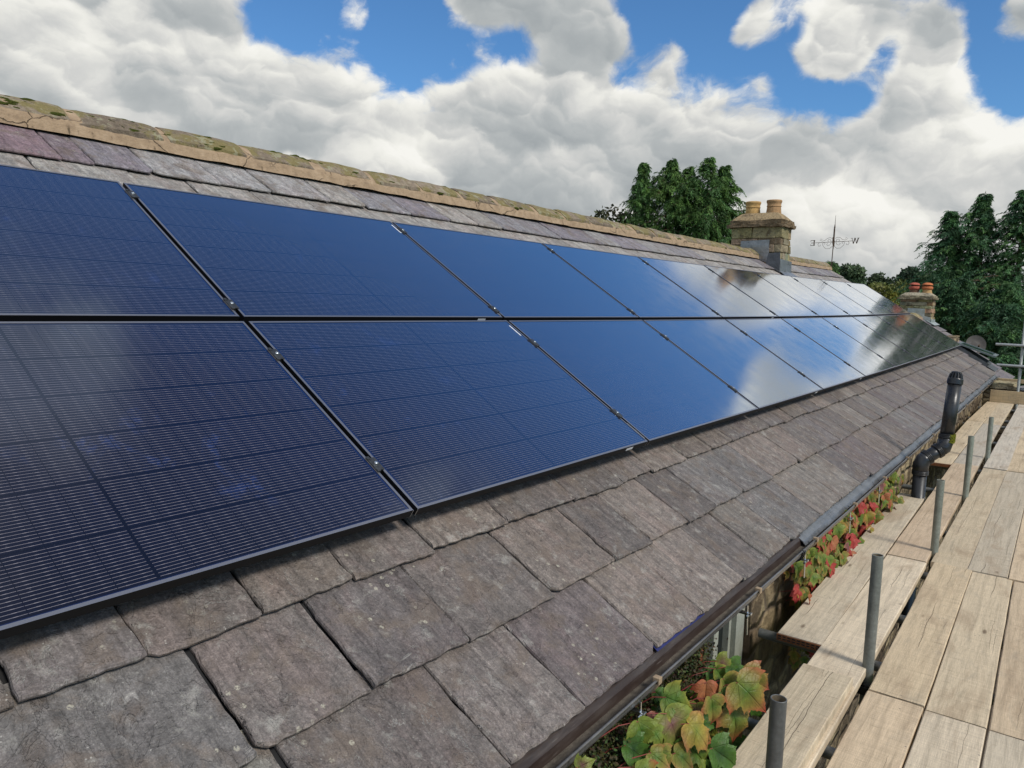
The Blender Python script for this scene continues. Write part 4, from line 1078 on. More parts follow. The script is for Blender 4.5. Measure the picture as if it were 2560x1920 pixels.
htube((-.6, -2.12, DZ - .113), (16.4, -2.12, DZ - .113), 'ledger_tube', 'long horizontal tube under the outer edge of the boards', 'scaffold tube', 'ledger tubes')
htube((16.62, -.66, .100), (16.62, -2.3, .090), 'guard_rail', 'upper horizontal guard rail across the end of the scaffold', 'guard rail', 'guard rails across the scaffold end', (.40, .415, .41))
htube((16.62, -.71, -.283), (16.62, -2.3, -.290), 'guard_rail', 'lower horizontal guard rail across the end of the scaffold', 'guard rail', 'guard rails across the scaffold end', (.40, .415, .41))
mb = MB(); mb.tube([(16.67, -1.075, -4.3), (16.67, -1.075, -2), (16.67, -1.082, .62)], .02415, 18, (.33, .345, .32))
mb.tube([(16.67, -1.075, -.93), (16.67, -1.075, -.80)], .05, 14, (.33, .345, .32))
rel(mb, (16.67, -1.075, -4.3)); o = mb.build('scaffold_post', GALV, None, True); o.location = (16.67, -1.075, -4.3)
tag(o, 'tall upright tube carrying the two guard rails beyond the toe board', 'scaffold tube', 'upright scaffold tubes along the walkway')
def coupler(x, y, z, label):
    mb = MB()
    mb.lathe([(.026, -.022), (.036, -.022), (.037, 0), (.036, .022), (.026, .022)], (0, 0, 0), 16)
    mb.box((-.045, -.012, -.018), (-.028, .03, .018), bev=.003); mb.box((.028, -.03, -.018), (.05, .012, .018), bev=.003)
    mb.tube([(.05, 0, 0), (.085, 0, .004)], .006, 8); mb.tube([(.06, 0, .001), (.072, 0, .003)], .011, 6)
    mb.box((-.03, -.07, -.05), (.03, -.03, .0), bev=.006)
    o = mb.build('scaffold_coupler', simple('coupler_steel', (.035, .033, .032), .55, .6, .5, 50, .4), None); o.location = (x, y, z)
    return tag(o, label, 'coupler', 'couplers on the scaffold')
coupler(3.56, -1.127, DZ - .09, 'dark coupler clamped low on the second upright tube, below the boards')
coupler(16.67, -1.078, -.283, 'dark coupler where the lower guard rail meets the tall post')
coupler(16.67, -1.080, .098, 'dark coupler where the upper guard rail meets the tall post')

# ------------------------------------------------------------------ black vent pipe
vp = thing('vent_pipe', 'black plastic soil vent pipe with slotted cowl leaning out past the gutter', 'pipe', (7.24, -.80, -4.3))
VL = Vector((7.24, -.80, -4.3))
A = Vector((7.385, -.958, -.40)); T = Vector((7.465, -.975, .085))
ax = (T - A).normalized()
mb = MB(); mb.tube([A - ax * .02, T], .055, 28); mb.tube([(7.245, -.80, -4.25), (7.245, -.80, -.68)], .055, 24)
B0 = Vector((7.245, -.80, -.60)); E1 = Vector((7.36, -.945, -.475))
mb.tube([B0, E1], .055, 24)
rel(mb, VL).build('pipe', PIPE, vp, True)
mb = MB()
def sock(a, b, r): mb.tube([a, a.lerp(b, .06), a.lerp(b, .1), b.lerp(a, .1), b.lerp(a, .06), b], [r * .97, r * 1.04, r, r, r * 1.04, r * .97], 24)
mb.tube([A + ax * .03, A - ax * .02, E1.lerp(A, .62), E1, E1.lerp(B0, .22)], [.061, .063, .064, .063, .061], 24)
mb.tube([E1.lerp(B0, .72), B0.lerp(E1, .12), B0 + Vector((0, 0, -.03)), Vector((7.245, -.80, -.72))], [.061, .064, .064, .062], 24)
for c, d in ((A + ax * .02, ax), (E1.lerp(B0, .24), (B0 - E1).normalized()), (E1.lerp(B0, .72), (B0 - E1).normalized()), (Vector((7.245, -.80, -.70)), Vector((0, 0, 1)))):
    for q in (-.012, 0, .012): mb.tube([c + d * (q - .004), c + d * (q + .004)], .0665, 24)
rel(mb, VL).build('elbow', PIPE, vp, True)
mb = MB()
Q = ax.to_track_quat('Z', 'Y').to_matrix().to_4x4(); Mt = Matrix.Translation(T) @ Q
mb.lathe([(.055, -.012), (.062, -.012), (.062, .030), (.059, .036), (.050, .040), (.040, .042)], (0, 0, 0), 28, M=Mt)
for k in range(14):
    a = 2 * math.pi * k / 14
    p = Vector((math.cos(a), math.sin(a), 0)); q = Vector((-p.y, p.x, 0))
    vs = []
    for (r, z) in ((.058, .036), (.050, .075), (.038, .090)):
        for s_ in (-1, 1):
            for dr in (0, -.010): vs.append(Mt @ (p * (r + dr) + q * s_ * .0055 * (r / .058) + Vector((0, 0, z))))
    fs = []
    for L in range(2):
        b = L * 4; fs += [(b, b + 2, b + 6, b + 4), (b + 3, b + 1, b + 5, b + 7), (b + 1, b, b + 4, b + 5), (b + 2, b + 3, b + 7, b + 6)]
    mb.add(vs, fs)
mb.lathe([(.040, .085), (.040, .093), (.030, .099), (.0, .101)], (0, 0, 0), 28, M=Mt)
mb.lathe([(.034, .03), (.034, .088)], (0, 0, 0), 20, M=Mt)
rel(mb, VL).build('slotted_cowl', PIPE, vp)
mb = MB(); rnd = random.Random(3)
for i in range(260):
    a = rnd.uniform(2.3, 4.6); z = rnd.uniform(-.03, .05)
    c = A + ax * z; n = Q.to_3x3() @ Vector((math.cos(a), math.sin(a), 0)); c = c + n * .066
    r = rnd.uniform(.004, .010); t1 = n.cross(ax).normalized()
    mb.add([c - t1 * r, c + ax * r * .8 + n * .004, c + t1 * r, c - ax * r * .8 + n * .006], [(0, 1, 2, 3)], (.16, .17, .02))
rel(mb, VL).build('moss', m_tinted('pipe_moss', .9, .1), vp)

# ------------------------------------------------------------------ stones and timber past the toe board
ew = thing('garden_wall', 'low stone wall with flat coping stones past the toe board', 'wall', (16.9, -.8, -4.3))
mb = MB(); mb.box((16.75, -1.4, -4.4), (17.30, WY - .01, -.745)); rel(mb, (16.9, -.8, -4.3)).build('wall_body', RUBBLE, ew)
mb = MB()
slab_cap(mb, 16.72, 17.32, -1.06, -.62, -.745, -.68, (.42, .345, .22), 31, .012); slab_cap(mb, 16.75, 17.25, -1.02, -.66, -.675, -.625, (.48, .41, .25), 32, .012)
slab_cap(mb, 16.72, 17.32, -1.50, -1.08, -.745, -.70, (.26, .26, .27), 33, .012)
rel(mb, (16.9, -.8, -4.3)).build('coping_stones', STONE, ew)
mb = MB(); mb.box((17.34, -1.9, -.66), (17.40, -.70, -.585), (.55, .42, .25), bev=.004); mb.uv = [(p[1], p[2]) for p in mb.v]
o = mb.build('timber_batten', WOOD); tag(o, 'sawn timber batten lying behind the coping stones', 'timber')

# ------------------------------------------------------------------ creeper
HALF = [(0, 0), (.10, -.10), (.27, -.13), (.45, -.04), (.54, .06), (.64, .17), (.72, .38), (.58, .36), (.52, .42), (.44, .43), (.37, .46), (.40, .58), (.44, .72), (.34, .71), (.27, .79), (.20, .86), (.15, .95), (.08, 1.02), (0, 1.22)]
HALF = [q for (p_, n_) in zip(HALF[:-1], HALF[1:]) for q in (p_, ((p_[0] + n_[0]) / 2 - .018, (p_[1] + n_[1]) / 2 - .012))] + [HALF[-1]]
def creeper_leaf(mb, pos, tipdir, normal, size, cols, rnd, fold=.25, curl=.25):
    """lobed leaf hanging from pos; cols = (centre, middle, tip)"""
    y = tipdir.normalized(); z = (normal - y * normal.dot(y)).normalized(); x = y.cross(z)
    out = [(-a, b) for (a, b) in HALF[1:-1]][::-1]
    ring = HALF + out
    vs = []; cs = []; c0 = Vector((0, .32))
    sx = rnd.uniform(.85, 1.1)
    curl *= rnd.uniform(.3, 2.2); fold *= rnd.uniform(.4, 1.9); tw_ = rnd.uniform(-.5, .5)
    def P(a, b, w):
        r2 = (a * a + (b - .3) ** 2)
        zz = fold * abs(a) * .9 - curl * r2 + tw_ * a * (b - .2) + .035 * math.sin(a * 9 + w) + .03 * math.sin(b * 8 + w * 2)
        return pos + (x * a * sx + y * b + z * zz) * size
    w = rnd.uniform(0, 6)
    vs.append(P(0, .32, w)); cs.append(cols[0])
    for lv, f in ((1, .42), (2, .74), (3, 1.0)):
        for (a, b) in ring:
            q = c0 + (Vector((a, b)) - c0) * f
            if lv < 3 and abs(a) < 1e-6 and b < .2: q = Vector((0, lerp(.32, b, f)))
            vs.append(P(q.x, q.y, w))
            d = min(1, max(0, ((a * a + (b - .3) ** 2) ** .5 - .35) / .5))
            k = d * f if lv == 3 else d * f * .55
            cc = tuple(lerp(lerp(cols[0][i], cols[1][i], min(1, f * 1.1)), cols[2][i], min(1, k * 1.15)) for i in range(3))
            v = rnd.uniform(.9, 1.1); cs.append(tuple(c * v for c in cc))
    m = len(ring); fs = []
    uvs = [(0, .32)]
    for f in (.42, .74, 1.0): uvs += [(a * f, .32 + (b - .32) * f) for (a, b) in ring]
    for i in range(m): fs.append((0, 1 + i, 1 + (i + 1) % m))
    for l in range(2):
        for i in range(m):
            k = (i + 1) % m
            fs.append((1 + l * m + i, 1 + (l + 1) * m + i, 1 + (l + 1) * m + k, 1 + l * m + k))
    mb.add(vs, fs, cs, uvs)
GRN, DGRN, LIME, YEL, ORG, RED, CRIM, PUR = (.075, .165, .024), (.024, .070, .018), (.205, .255, .04), (.40, .33, .05), (.44, .18, .075), (.46, .065, .05), (.36, .03, .035), (.20, .08, .085)
PALS = [(GRN, LIME, LIME), (GRN, GRN, YEL), (GRN, LIME, ORG), (GRN, LIME, RED), (GRN, LIME, RED), (ORG, ORG, RED), (PUR, LIME, LIME), (DGRN, GRN, GRN), (LIME, YEL, (.45, .13, .08)), (PUR, PUR, ORG), (RED, RED, CRIM)]
# (x, y, z of the stalk end, size, turn of the tip about the wall normal, palette)
BIGL = [(2.231, -0.74, -0.619, 0.1, 70, 1), (2.551, -0.76, -0.693, 0.098, -6, 5), (2.725, -0.84, -0.71, 0.123, 64, 3), (2.601, -0.86, -0.679, 0.151, 45, 4), (2.624, -0.84, -0.793, 0.145, 11, 3), (2.448, -0.82, -0.688, 0.1, 7, 4), (2.734, -0.73, -0.69, 0.081, 65, 6), (2.624, -0.8, -0.694, 0.11, 26, 2), (2.2, -0.76, -0.657, 0.134, 25, 6), (2.076, -0.77, -0.65, 0.067, 32, 0), (2.19, -0.75, -0.708, 0.092, 25, 6), (2.251, -0.82, -0.693, 0.122, 46, 8), (2.327, -0.78, -0.758, 0.106, 42, 7), (2.27, -0.82, -0.776, 0.109, 41, 1), (2.173, -0.81, -0.763, 0.087, 55, 2), (2.004, -0.8, -0.682, 0.078, 52, 2), (2.349, -0.87, -0.809, 0.111, 58, 7), (2.665, -0.8, -0.945, 0.069, 33, 7), (2.186, -0.7, -0.684, 0.06, 49, 9), (1.661, -0.74, -0.578, 0.052, 117, 6), (2.283, -0.68, -0.645, 0.05, 47, 7), (2.273, -0.68, -0.687, 0.063, 74, 7), (2.724, -0.8, -0.799, 0.132, 46, 7), (2.646, -0.79, -0.793, 0.122, 10, 7), (2.029, -0.74, -0.613, 0.087, 16, 0), (2.368, -0.72, -0.733, 0.064, 53, 9), (2.611, -0.8, -0.86, 0.056, 42, 2), (2.08, -0.82, -0.792, 0.061, 42, 1), (2.251, -0.85, -0.849, 0.082, 55, 0), (1.907, -0.8, -0.69, 0.07, 59, 0), (2.758, -0.66, -0.701, 0.058, -126, 5), (2.672, -0.72, -0.709, 0.054, 56, 7), (2.804, -0.84, -0.836, 0.097, 36, 7)]
rnd = random.Random(41)
cr = thing('creeper_plant', 'large-leaved creeper below the gutter turning from green to red, nearest to us', 'climbing plant', (2.3, WY, -4.3)); CL = Vector((2.3, WY, -4.3))
lv = MB(); stm = MB()
def put_leaf(x, y, z, s_, turn, pal, fold=.3, curl=.3):
    n = Vector((-.50 + rnd.uniform(-.25, .25), -.62 + rnd.uniform(-.25, .25), .55 + rnd.uniform(-.25, .25))).normalized()
    a = rad(turn); side = Vector((.60, -.80, 0)); down = Vector((-.08, -.12, -1))
    tip = side * math.sin(a) + down * math.cos(a)
    creeper_leaf(lv, Vector((x, y, z)), tip, n, s_, PALS[pal], rnd, fold, curl)
    b = Vector((x - .05 + rnd.uniform(-.05, .04), min(-.60, y + .09), min(-.66, z - .03 + rnd.uniform(-.05, .01))))
    stm.tube([b, Vector((x, y, z)).lerp(b, .5) + Vector((0, 0, .015)), Vector((x, y, z))], [.0022, .0017, .0014], 6, cap=False)
for q in BIGL: put_leaf(q[0], q[1], q[2], q[3] * .92, q[4], q[5])
for i in range(34): put_leaf(rnd.uniform(1.75, 2.72), rnd.uniform(-.82, -.72), rnd.uniform(-.92, -.67), rnd.uniform(.05, .095), rnd.uniform(-40, 80), rnd.choice([0, 1, 2, 3, 4, 6, 7, 7, 9]))
for i in range(170):
    x = rnd.uniform(1.7, 2.95); put_leaf(x, rnd.uniform(-.74, -.62), rnd.uniform(-1.25, -.76), rnd.uniform(.07, .12), rnd.uniform(-70, 70), rnd.choice([7, 7, 7, 0, 1, 9]))
for i in range(60):
    x = rnd.uniform(2.3, 4.2); put_leaf(x, rnd.uniform(-.80, -.60), rnd.uniform(-2.5, -1.35), rnd.uniform(.07, .13), rnd.uniform(-70, 70), rnd.choice([5, 5, 3, 0, 9]))
rel(lv, CL).build('leaves', LEAF_BIG, cr)
for i in range(16):
    x = rnd.uniform(1.7, 2.7); pts = [Vector((x, WY - .02, -1.6))]
    for k in range(6): pts.append(pts[-1] + Vector((rnd.uniform(-.08, .10), rnd.uniform(-.05, .02), rnd.uniform(.08, .145))))
    stm.tube(pts, [.004, .004, .0035, .003, .0025, .002, .0015], 6, cap=False)
rel(stm, CL).build('stems', STEM, cr)['kind'] = 'stuff'
mb = MB()
def bud_mass(mb, cx, cy, cz, sx, sy, sz, n, cols, s0=.004, s1=.009):
    for i in range(n):
        p = Vector((cx + rnd.gauss(0, sx), cy + rnd.gauss(0, sy), min(-.655, cz + rnd.gauss(0, sz))))
        d = Vector((rnd.uniform(-1, 1), rnd.uniform(-1, 1), rnd.uniform(-1, 1))).normalized(); e = d.orthogonal().normalized(); r = rnd.uniform(s0, s1)
        mb.add([p - d * r, p + e * r * .6, p + d * r, p - e * r * .6], [(0, 1, 2, 3)], tuple(c * rnd.uniform(.6, 1.4) for c in rnd.choice(cols)))
BC = [(.045, .06, .014), (.07, .08, .02), (.03, .045, .012), (.07, .06, .022), (.05, .035, .02)]
for (x, y, z, sx, n) in ((2.72, -.63, -.70, .07, 1800), (2.60, -.64, -.74, .08, 1500), (2.45, -.64, -.78, .09, 1200), (2.2, -.66, -.74, .12, 1200), (2.0, -.67, -.74, .12, 2200), (1.85, -.68, -.75, .12, 2200), (1.7, -.68, -.76, .1, 1200)):
    bud_mass(mb, x, y, z, sx, .03, .045, n, BC)
rel(mb, CL).build('bud_clusters', m_leaf('creeper_buds', .15, .7, 40), cr)

fv = thing('creeper_plant', 'small-leaved red and lime creeper along the wall between the window and the vent pipe', 'climbing plant', (5.7, WY, -4.3)); FL = Vector((5.7, WY, -4.3))
lv = MB(); stm = MB()
for i in range(760):
    x = rnd.uniform(4.12, 7.12)
    z = -.64 - rnd.random() ** 1.2 * .75; y = WY - .045 - rnd.uniform(.01, .13) * (1 if z < -.7 else .6)
    if x < 4.45 and z < -.66 - (x - 4.1) * 1.2 and rnd.random() < .6: continue
    f = (x - 4.1) / 3
    r = rnd.random()
    pal = (rnd.choice([5, 10, 10, 3, 9, 8]) if r < .5 + .25 * math.sin(f * 9 + z * 4) else rnd.choice([2, 0, 1, 4, 2])) if x < 6.75 else rnd.choice([2, 1, 0, 4, 2])
    n = Vector((rnd.uniform(-.8, .1), -1 + rnd.uniform(-.3, .3), .5 + rnd.uniform(-.4, .4))).normalized()
    tip = Vector((rnd.uniform(-.7, .7), -.25, -1))
    creeper_leaf(lv, Vector((x, y, z)), tip, n, rnd.uniform(.045, .095), PALS[pal], rnd, .35, .35)
    if i % 3 == 0: stm.tube([(x + rnd.uniform(-.05, .05), WY - .01, z - .03), (x, y, z)], .0015, 5, cap=False)
rel(lv, FL).build('leaves', LEAF_BIG, fv); rel(stm, FL).build('stems', STEM, fv)['kind'] = 'stuff'

# ------------------------------------------------------------------ weather vane on the far end of the ridge
VB = Vector((18.80, 2.90, 1.30))
wv = thing('weather_vane', 'iron weather vane with scrolls and compass letters above the far ridge end', 'weather vane', VB)
H = Vector((18.845, 2.90, 2.226))
mb = MB(); mb.tube([VB, H], [.011, .010], 10); mb.tube([H - Vector((0, 0, .04)), H + Vector((0, 0, .30))], [.020, .017], 10); mb.tube([H + Vector((0, 0, .30)), H + Vector((.01, 0, .33)), H + Vector((.02, 0, .42)), H + Vector((.025, 0, .62))], [.013, .018, .006, .003], 8)
rel(mb, VB).build('pole', IRON, wv)
aE = Vector((-.19, .98, -.05)).normalized(); aN = Vector((-.98, -.19, 0)).normalized()      # east points away to the left, north towards us
arms = MB(); scr = MB()
for d, L in ((aE, .40), (-aE, .40), (aN, .40), (-aN, .40)):
    arms.tube([H + d * .01, H + d * L], .0055, 8)
    def pl(pts, r=.0042):
        scr.tube([H + d * a + Vector((0, 0, b)) for a, b in pts], r, 6)
    pl([(.02, -.10), (.08, -.155), (.16, -.15), (.22, -.09), (.24, -.03), (.21, .0), (.18, -.03), (.20, -.05)])
    pl([(.03, .08), (.08, .105), (.14, .09), (.19, .045), (.25, .03), (.30, .055), (.28, .085), (.25, .07)])
    pl([(.31, 0), (.34, -.04), (.32, -.085), (.28, -.08), (.29, -.05)])
    pl([(.05, .0), (.07, .055), (.11, .06), (.13, .03), (.11, .01)])
    pl([(.05, -.01), (.08, -.07), (.13, -.08), (.15, -.045), (.12, -.03)])
rel(arms, VB).build('arms', IRON, wv); rel(scr, VB).build('scrollwork', IRON, wv)
def letter(ch, d, right):
    """plate letter at the end of an arm, its own left-to-right along 'right'"""
    mb = MB(); c = H + d * .46; up = Vector((0, 0, 1)); nrm = right.cross(up)
    def bar(x0, y0, x1, y1, w):
        a = Vector((x0, y0)); b = Vector((x1, y1)); t = (b - a).normalized(); q = Vector((-t.y, t.x)) * w / 2
        P = [a - q, b - q, b + q, a + q]
        vs = [c + right * p.x + up * p.y + nrm * s_ * .003 for s_ in (-1, 1) for p in P]
        mb.add(vs, [(3, 2, 1, 0), (4, 5, 6, 7), (0, 1, 5, 4), (1, 2, 6, 5), (2, 3, 7, 6), (3, 0, 4, 7)])
    h = .065
    if ch == 'E':
        bar(-.035, -h, -.035, h, .026); bar(-.055, h - .006, .04, h - .006, .012); bar(-.055, -h + .006, .04, -h + .006, .012); bar(-.035, 0, .02, 0, .012); bar(.04, h, .04, h - .035, .008); bar(.04, -h, .04, -h + .035, .008); bar(.02, .014, .02, -.014, .007)
    if ch == 'N':
        bar(-.04, -h, -.04, h, .012); bar(.04, -h, .04, h, .012); bar(-.045, h, .042, -h, .024); bar(-.06, h - .003, -.02, h - .003, .008); bar(-.06, -h + .003, -.02, -h + .003, .008); bar(.02, h - .003, .06, h - .003, .008)
    if ch == 'W':
        bar(-.07, h, -.035, -h, .024); bar(-.035, -h, 0, h, .011); bar(0, h, .035, -h, .024); bar(.035, -h, .07, h, .011)
        for x in (-.07, 0, .07): bar(x - .022, h - .003, x + .022, h - .003, .008)
    if ch == 'S':
        p = [(.035, .04), (.02, .06), (-.01, .062), (-.035, .045), (-.03, .015), (.0, 0), (.03, -.018), (.035, -.045), (.01, -.062), (-.02, -.06), (-.038, -.04)]
        for a, b in zip(p[:-1], p[1:]): bar(a[0], a[1], b[0], b[1], .017)
    o = rel(mb, VB).build('letter', IRON, wv)
letter('E', aE, aE); letter('W', -aE, aE); letter('N', aN, -aN); letter('S', -aN, aN)

# ------------------------------------------------------------------ neighbouring cottage beyond the gable
nb_ = thing('cottage', 'lower slate-roofed cottage adjoining the far gable, with its own chimney', 'house', (19.5, .5, -4.3)); NL = Vector((19.5, .5, -4.3))
N2 = -.155
rnd = random.Random(61); mb = MB()
cs = [-1.12, -.80, -.49, -.19, .10, .38, .65, .91, 1.16, 1.36]
def far_edge(v): return lerp(20.05, 21.1, (v + 1.08) / 2.2)
for i in range(len(cs) - 1):
    v0 = cs[i]; gg = cs[i + 1] - v0; e = [17.9 + rnd.uniform(0, .2)]
    while e[-1] < far_edge(v0) - .3: e.append(e[-1] + rnd.uniform(.34, .55))
    e[-1] = far_edge(v0)
    for a, b in zip(e[:-1], e[1:]):
        t = rnd.choice([(.20, .185, .19), (.175, .165, .175), (.225, .205, .20), (.19, .17, .185)])
        slate(mb, a, b, v0, gg, N2, t, rnd, .006)
rel(mb, NL).build('roof', SLATE, nb_)
mb = MB()
q = lambda u, v, n: W(u, v, n)
vs = [q(17.9, -1.0, N2 - .045), q(20.0, -1.0, N2 - .045), q(20.95, 1.38, N2 - .045), q(17.9, 1.38, N2 - .045)]
vs += [v - Vector((0, 0, .10)) for v in vs]; mb.add(vs, [(0, 1, 2, 3), (7, 6, 5, 4), (0, 4, 5, 1), (1, 5, 6, 2), (2, 6, 7, 3), (3, 7, 4, 0)])
ry2, rz2 = W(18, 1.38, N2).y, W(18, 1.38, N2).z
vs = [(17.9, ry2, rz2 - .02), (20.95, ry2, rz2 - .02), (20.95, ry2 + 2.3, rz2 - 1.46), (17.9, ry2 + 2.3, rz2 - 1.46)]; vs += [(a, b, c - .1) for (a, b, c) in vs]
mb.add(vs, [(3, 2, 1, 0)[::-1], (4, 5, 6, 7)[::-1], (1, 5, 6, 2), (2, 6, 7, 3)])
rel(mb, NL).build('roof_boarding', FELT, nb_)
mb = MB(); mb.box((17.9, -.62, -4.4), (20.0, 2.9, -.72)); mb.box((17.9, .3, -.72), (20.3, 1.9, .12))
rel(mb, NL).build('wall', RUBBLE, nb_)
ridge_run(nb_, NL, 17.9, 20.18, ry2, rz2 - .03, lambda x: 0, 15, tint=(.30, .25, .15))
mb = MB(); stone_stack(mb, 20.2, 20.76, .92, 1.60, -.1, .945, 23, (.07, .13)); c2 = rel(mb, NL).build('chimney', STONE, nb_)
mb = MB(); slab_cap(mb, 20.15, 20.82, .86, 1.66, .94, .985, (.27, .225, .15), 7, .010); slab_cap(mb, 20.17, 20.80, .88, 1.63, .985, 1.03, (.33, .285, .19), 8, .010)
rel(mb, NL).build('capstone', STONE, c2)
mb = MB(); frustum(mb, 20.19, 20.78, .90, 1.61, 1.025, 1.10, .10, (.42, .37, .27), 9); rel(mb, NL).build('mortar_flaunching', STONE, c2)
def capped_pot(x, y, z, tint, top):
    mb = MB(); r = .098
    mb.lathe([(r * 1.12, -.03), (r * 1.12, 0), (r * .98, .07), (r * .98, .085)], (x, y, z), 28, tint)
    mb.lathe([(r * .98, .085), (r * 1.2, .10), (r * 1.24, .125), (r * 1.22, .155), (r * .95, .165), (r * .8, .17)], (x, y, z), 28, top)
    mb.lathe([(r * .78, .165), (r * .78, .195)], (x, y, z), 28, (.05, .03, .02))
    mb.lathe([(r * .8, .19), (r * 1.2, .192), (r * 1.2, .205), (r * 1.0, .232), (r * .55, .252), (0, .258)], (x, y, z), 28, top)
    return rel(mb, NL).build('chimney_pot', POT, c2, True)
p_ = capped_pot(20.48, 1.36, 1.09, (.16, .085, .055), (.42, .115, .075)); p_['label'] = 'dark chimney pot with a red mushroom cap'
p_ = capped_pot(20.48, 1.08, 1.09, (.52, .33, .15), (.52, .17, .07)); p_['label'] = 'buff chimney pot with an orange mushroom cap'
mb = MB(); sheet(mb, [(20.172, 1.42, .44), (20.172, 1.05, .36), (20.172, 1.05, .72), (20.172, 1.42, .73)], .006, 8, 6, .006)
sheet(mb, [(20.17, 1.10, .30), (20.17, .91, .20), (20.17, .91, .52), (20.17, 1.10, .56)], .006, 6, 6, .004)
sheet(mb, [(20.15, .895, .22), (20.80, .895, .22), (20.80, .895, .47), (20.15, .895, .48)], .006, 6, 4, .004)
sheet(mb, [W(20.0, .86, N2 + .02), W(20.95, .86, N2 + .02), W(20.95, 1.06, N2 + .02), W(20.0, 1.06, N2 + .02)], .006, 6, 4, .006)
rel(mb, NL).build('lead_flashing', simple('pale_lead', (.42, .46, .45), .45, .4, .5, 9, .3, .3, .01), c2)
# roof window standing ajar
def rw(u, v, n): return W(u, v, N2 + n)
sk = None
mb = MB()
def rbar(mb, u0, u1, v0, v1, n0, n1, f=None):
    f = f or rw
    vs = [f(u, v, n) for n in (n0, n1) for (u, v) in ((u0, v0), (u1, v0), (u1, v1), (u0, v1))]
    mb.add(vs, [(3, 2, 1, 0), (4, 5, 6, 7), (0, 1, 5, 4), (1, 2, 6, 5), (2, 3, 7, 6), (3, 0, 4, 7)])
SU0, SU1, SV0, SV1 = 18.55, 19.35, -.60, .13
for a in ((SU0, SU1, SV0, SV0 + .06), (SU0, SU1, SV1 - .06, SV1), (SU0, SU0 + .06, SV0 + .06, SV1 - .06), (SU1 - .06, SU1, SV0 + .06, SV1 - .06)): rbar(mb, *a, -.02, .055)
rbar(mb, SU0 - .1, SU1 + .1, SV0 - .18, SV0, .0, .012)
sk = rel(mb, NL).build('roof_window', simple('window_cladding', (.13, .14, .145), .4, .5, .5, 10, .3), nb_)
ang = rad(13)
def tilt(u, v, n):
    d = SV1 - v; return rw(u, SV1 - d * math.cos(ang) - 0 * n, .06 + d * math.sin(ang) + n)
mb = MB()
for a in ((SU0 - .01, SU1 + .01, SV0 - .02, SV0 + .05), (SU0 - .01, SU1 + .01, SV1 - .05, SV1), (SU0 - .01, SU0 + .05, SV0 + .05, SV1 - .05), (SU1 - .05, SU1 + .01, SV0 + .05, SV1 - .05)): rbar(mb, *a, 0, .035, tilt)
rel(mb, NL).build('sash', simple('sash_grey', (.20, .24, .235), .35, .4), sk)
mb = MB(); rbar(mb, SU0 + .05, SU1 - .05, SV0 + .05, SV1 - .05, .014, .024, tilt); rel(mb, NL).build('pane', simple('green_glass', (.02, .045, .035), .05), sk)
mb = MB(); rbar(mb, SU0 + .06, SU1 - .06, SV0 + .06, SV1 - .06, -.03, -.02); rel(mb, NL).build('dark_opening', FELT, sk)
# dish
dish = thing('satellite_dish', 'grey brown round dish showing above the cottage roof edge', 'satellite dish', (21.55, .07, -.40))
mb = MB(); DLc = Vector((21.55, .07, -.40)); c = Vector((21.6, .065, -.115)); nrm = Vector((-.90, -.28, .34)).normalized(); xa = nrm.cross(Vector((0, 0, 1))).normalized(); ya = xa.cross(nrm)
vs = [c]; fs = []; cols = [(.11, .098, .09)]
for r in (.08, .16, .235):
    for k in range(36):
        a = 2 * math.pi * k / 36; vs.append(c + (xa * math.cos(a) * .95 + ya * math.sin(a)) * r - nrm * (.05 - .9 * r * r)); cols.append((.115, .102, .092))
for k in range(36):
    fs.append((0, 1 + k, 1 + (k + 1) % 36))
    for l in range(2): fs.append((1 + l * 36 + k, 1 + (l + 1) * 36 + k, 1 + (l + 1) * 36 + (k + 1) % 36, 1 + l * 36 + (k + 1) % 36))
mb.add(vs, fs, cols); mb.add([v - nrm * .008 for v in vs], [q_[::-1] for q_ in fs], cols)
rel(mb, DLc).build('reflector', m_tinted('dish_paint', .6, .3, 12, .25, .2), dish, True)
mb = MB(); mb.tube([c - nrm * .05, Vector((21.65, .1, -.30)), Vector((21.3, .3, -.60))], .016, 10); mb.tube([c - ya * .22, c - ya * .12 + nrm * .26], .007, 8); mb.tube([c - ya * .12 + nrm * .24, c - ya * .11 + nrm * .30], .022, 10)
rel(mb, DLc).build('bracket', IRON, dish)

# ------------------------------------------------------------------ trees
def leaf_quads(P, D, U, Ln, Wd, cols):
    """diamond blades: P base points, D directions, U side vectors"""
    n = len(P); V = np.empty((n, 4, 3))
    V[:, 0] = P; V[:, 1] = P + D * (Ln * .45)[:, None] + U * Wd[:, None]; V[:, 2] = P + D * Ln[:, None]; V[:, 3] = P + D * (Ln * .45)[:, None] - U * Wd[:, None]
    return V.reshape(-1, 3), np.repeat(cols, 4, axis=0)
def np_mesh(name, V, C, m, parent):
    n = len(V) // 4
    me = bpy.data.meshes.new(name); me.vertices.add(len(V)); me.vertices.foreach_set('co', V.astype(np.float32).ravel())
    me.loops.add(len(V)); me.loops.foreach_set('vertex_index', np.arange(len(V), dtype=np.int32))
    me.polygons.add(n); me.polygons.foreach_set('loop_start', np.arange(0, len(V), 4, dtype=np.int32))
    try: me.polygons.foreach_set('loop_total', np.full(n, 4, dtype=np.int32))
    except Exception: pass
    me.update(calc_edges=True); me.validate()
    at = me.color_attributes.new('tint', 'FLOAT_COLOR', 'POINT'); c4 = np.ones((len(V), 4), dtype=np.float32); c4[:, :3] = C
    at.data.foreach_set('color', c4.ravel()); me.materials.append(m)
    o = bpy.data.objects.new(name, me); COL.objects.link(o); o.parent = parent
    return o
def unit(a): return a / np.maximum(np.linalg.norm(a, axis=1), 1e-6)[:, None]
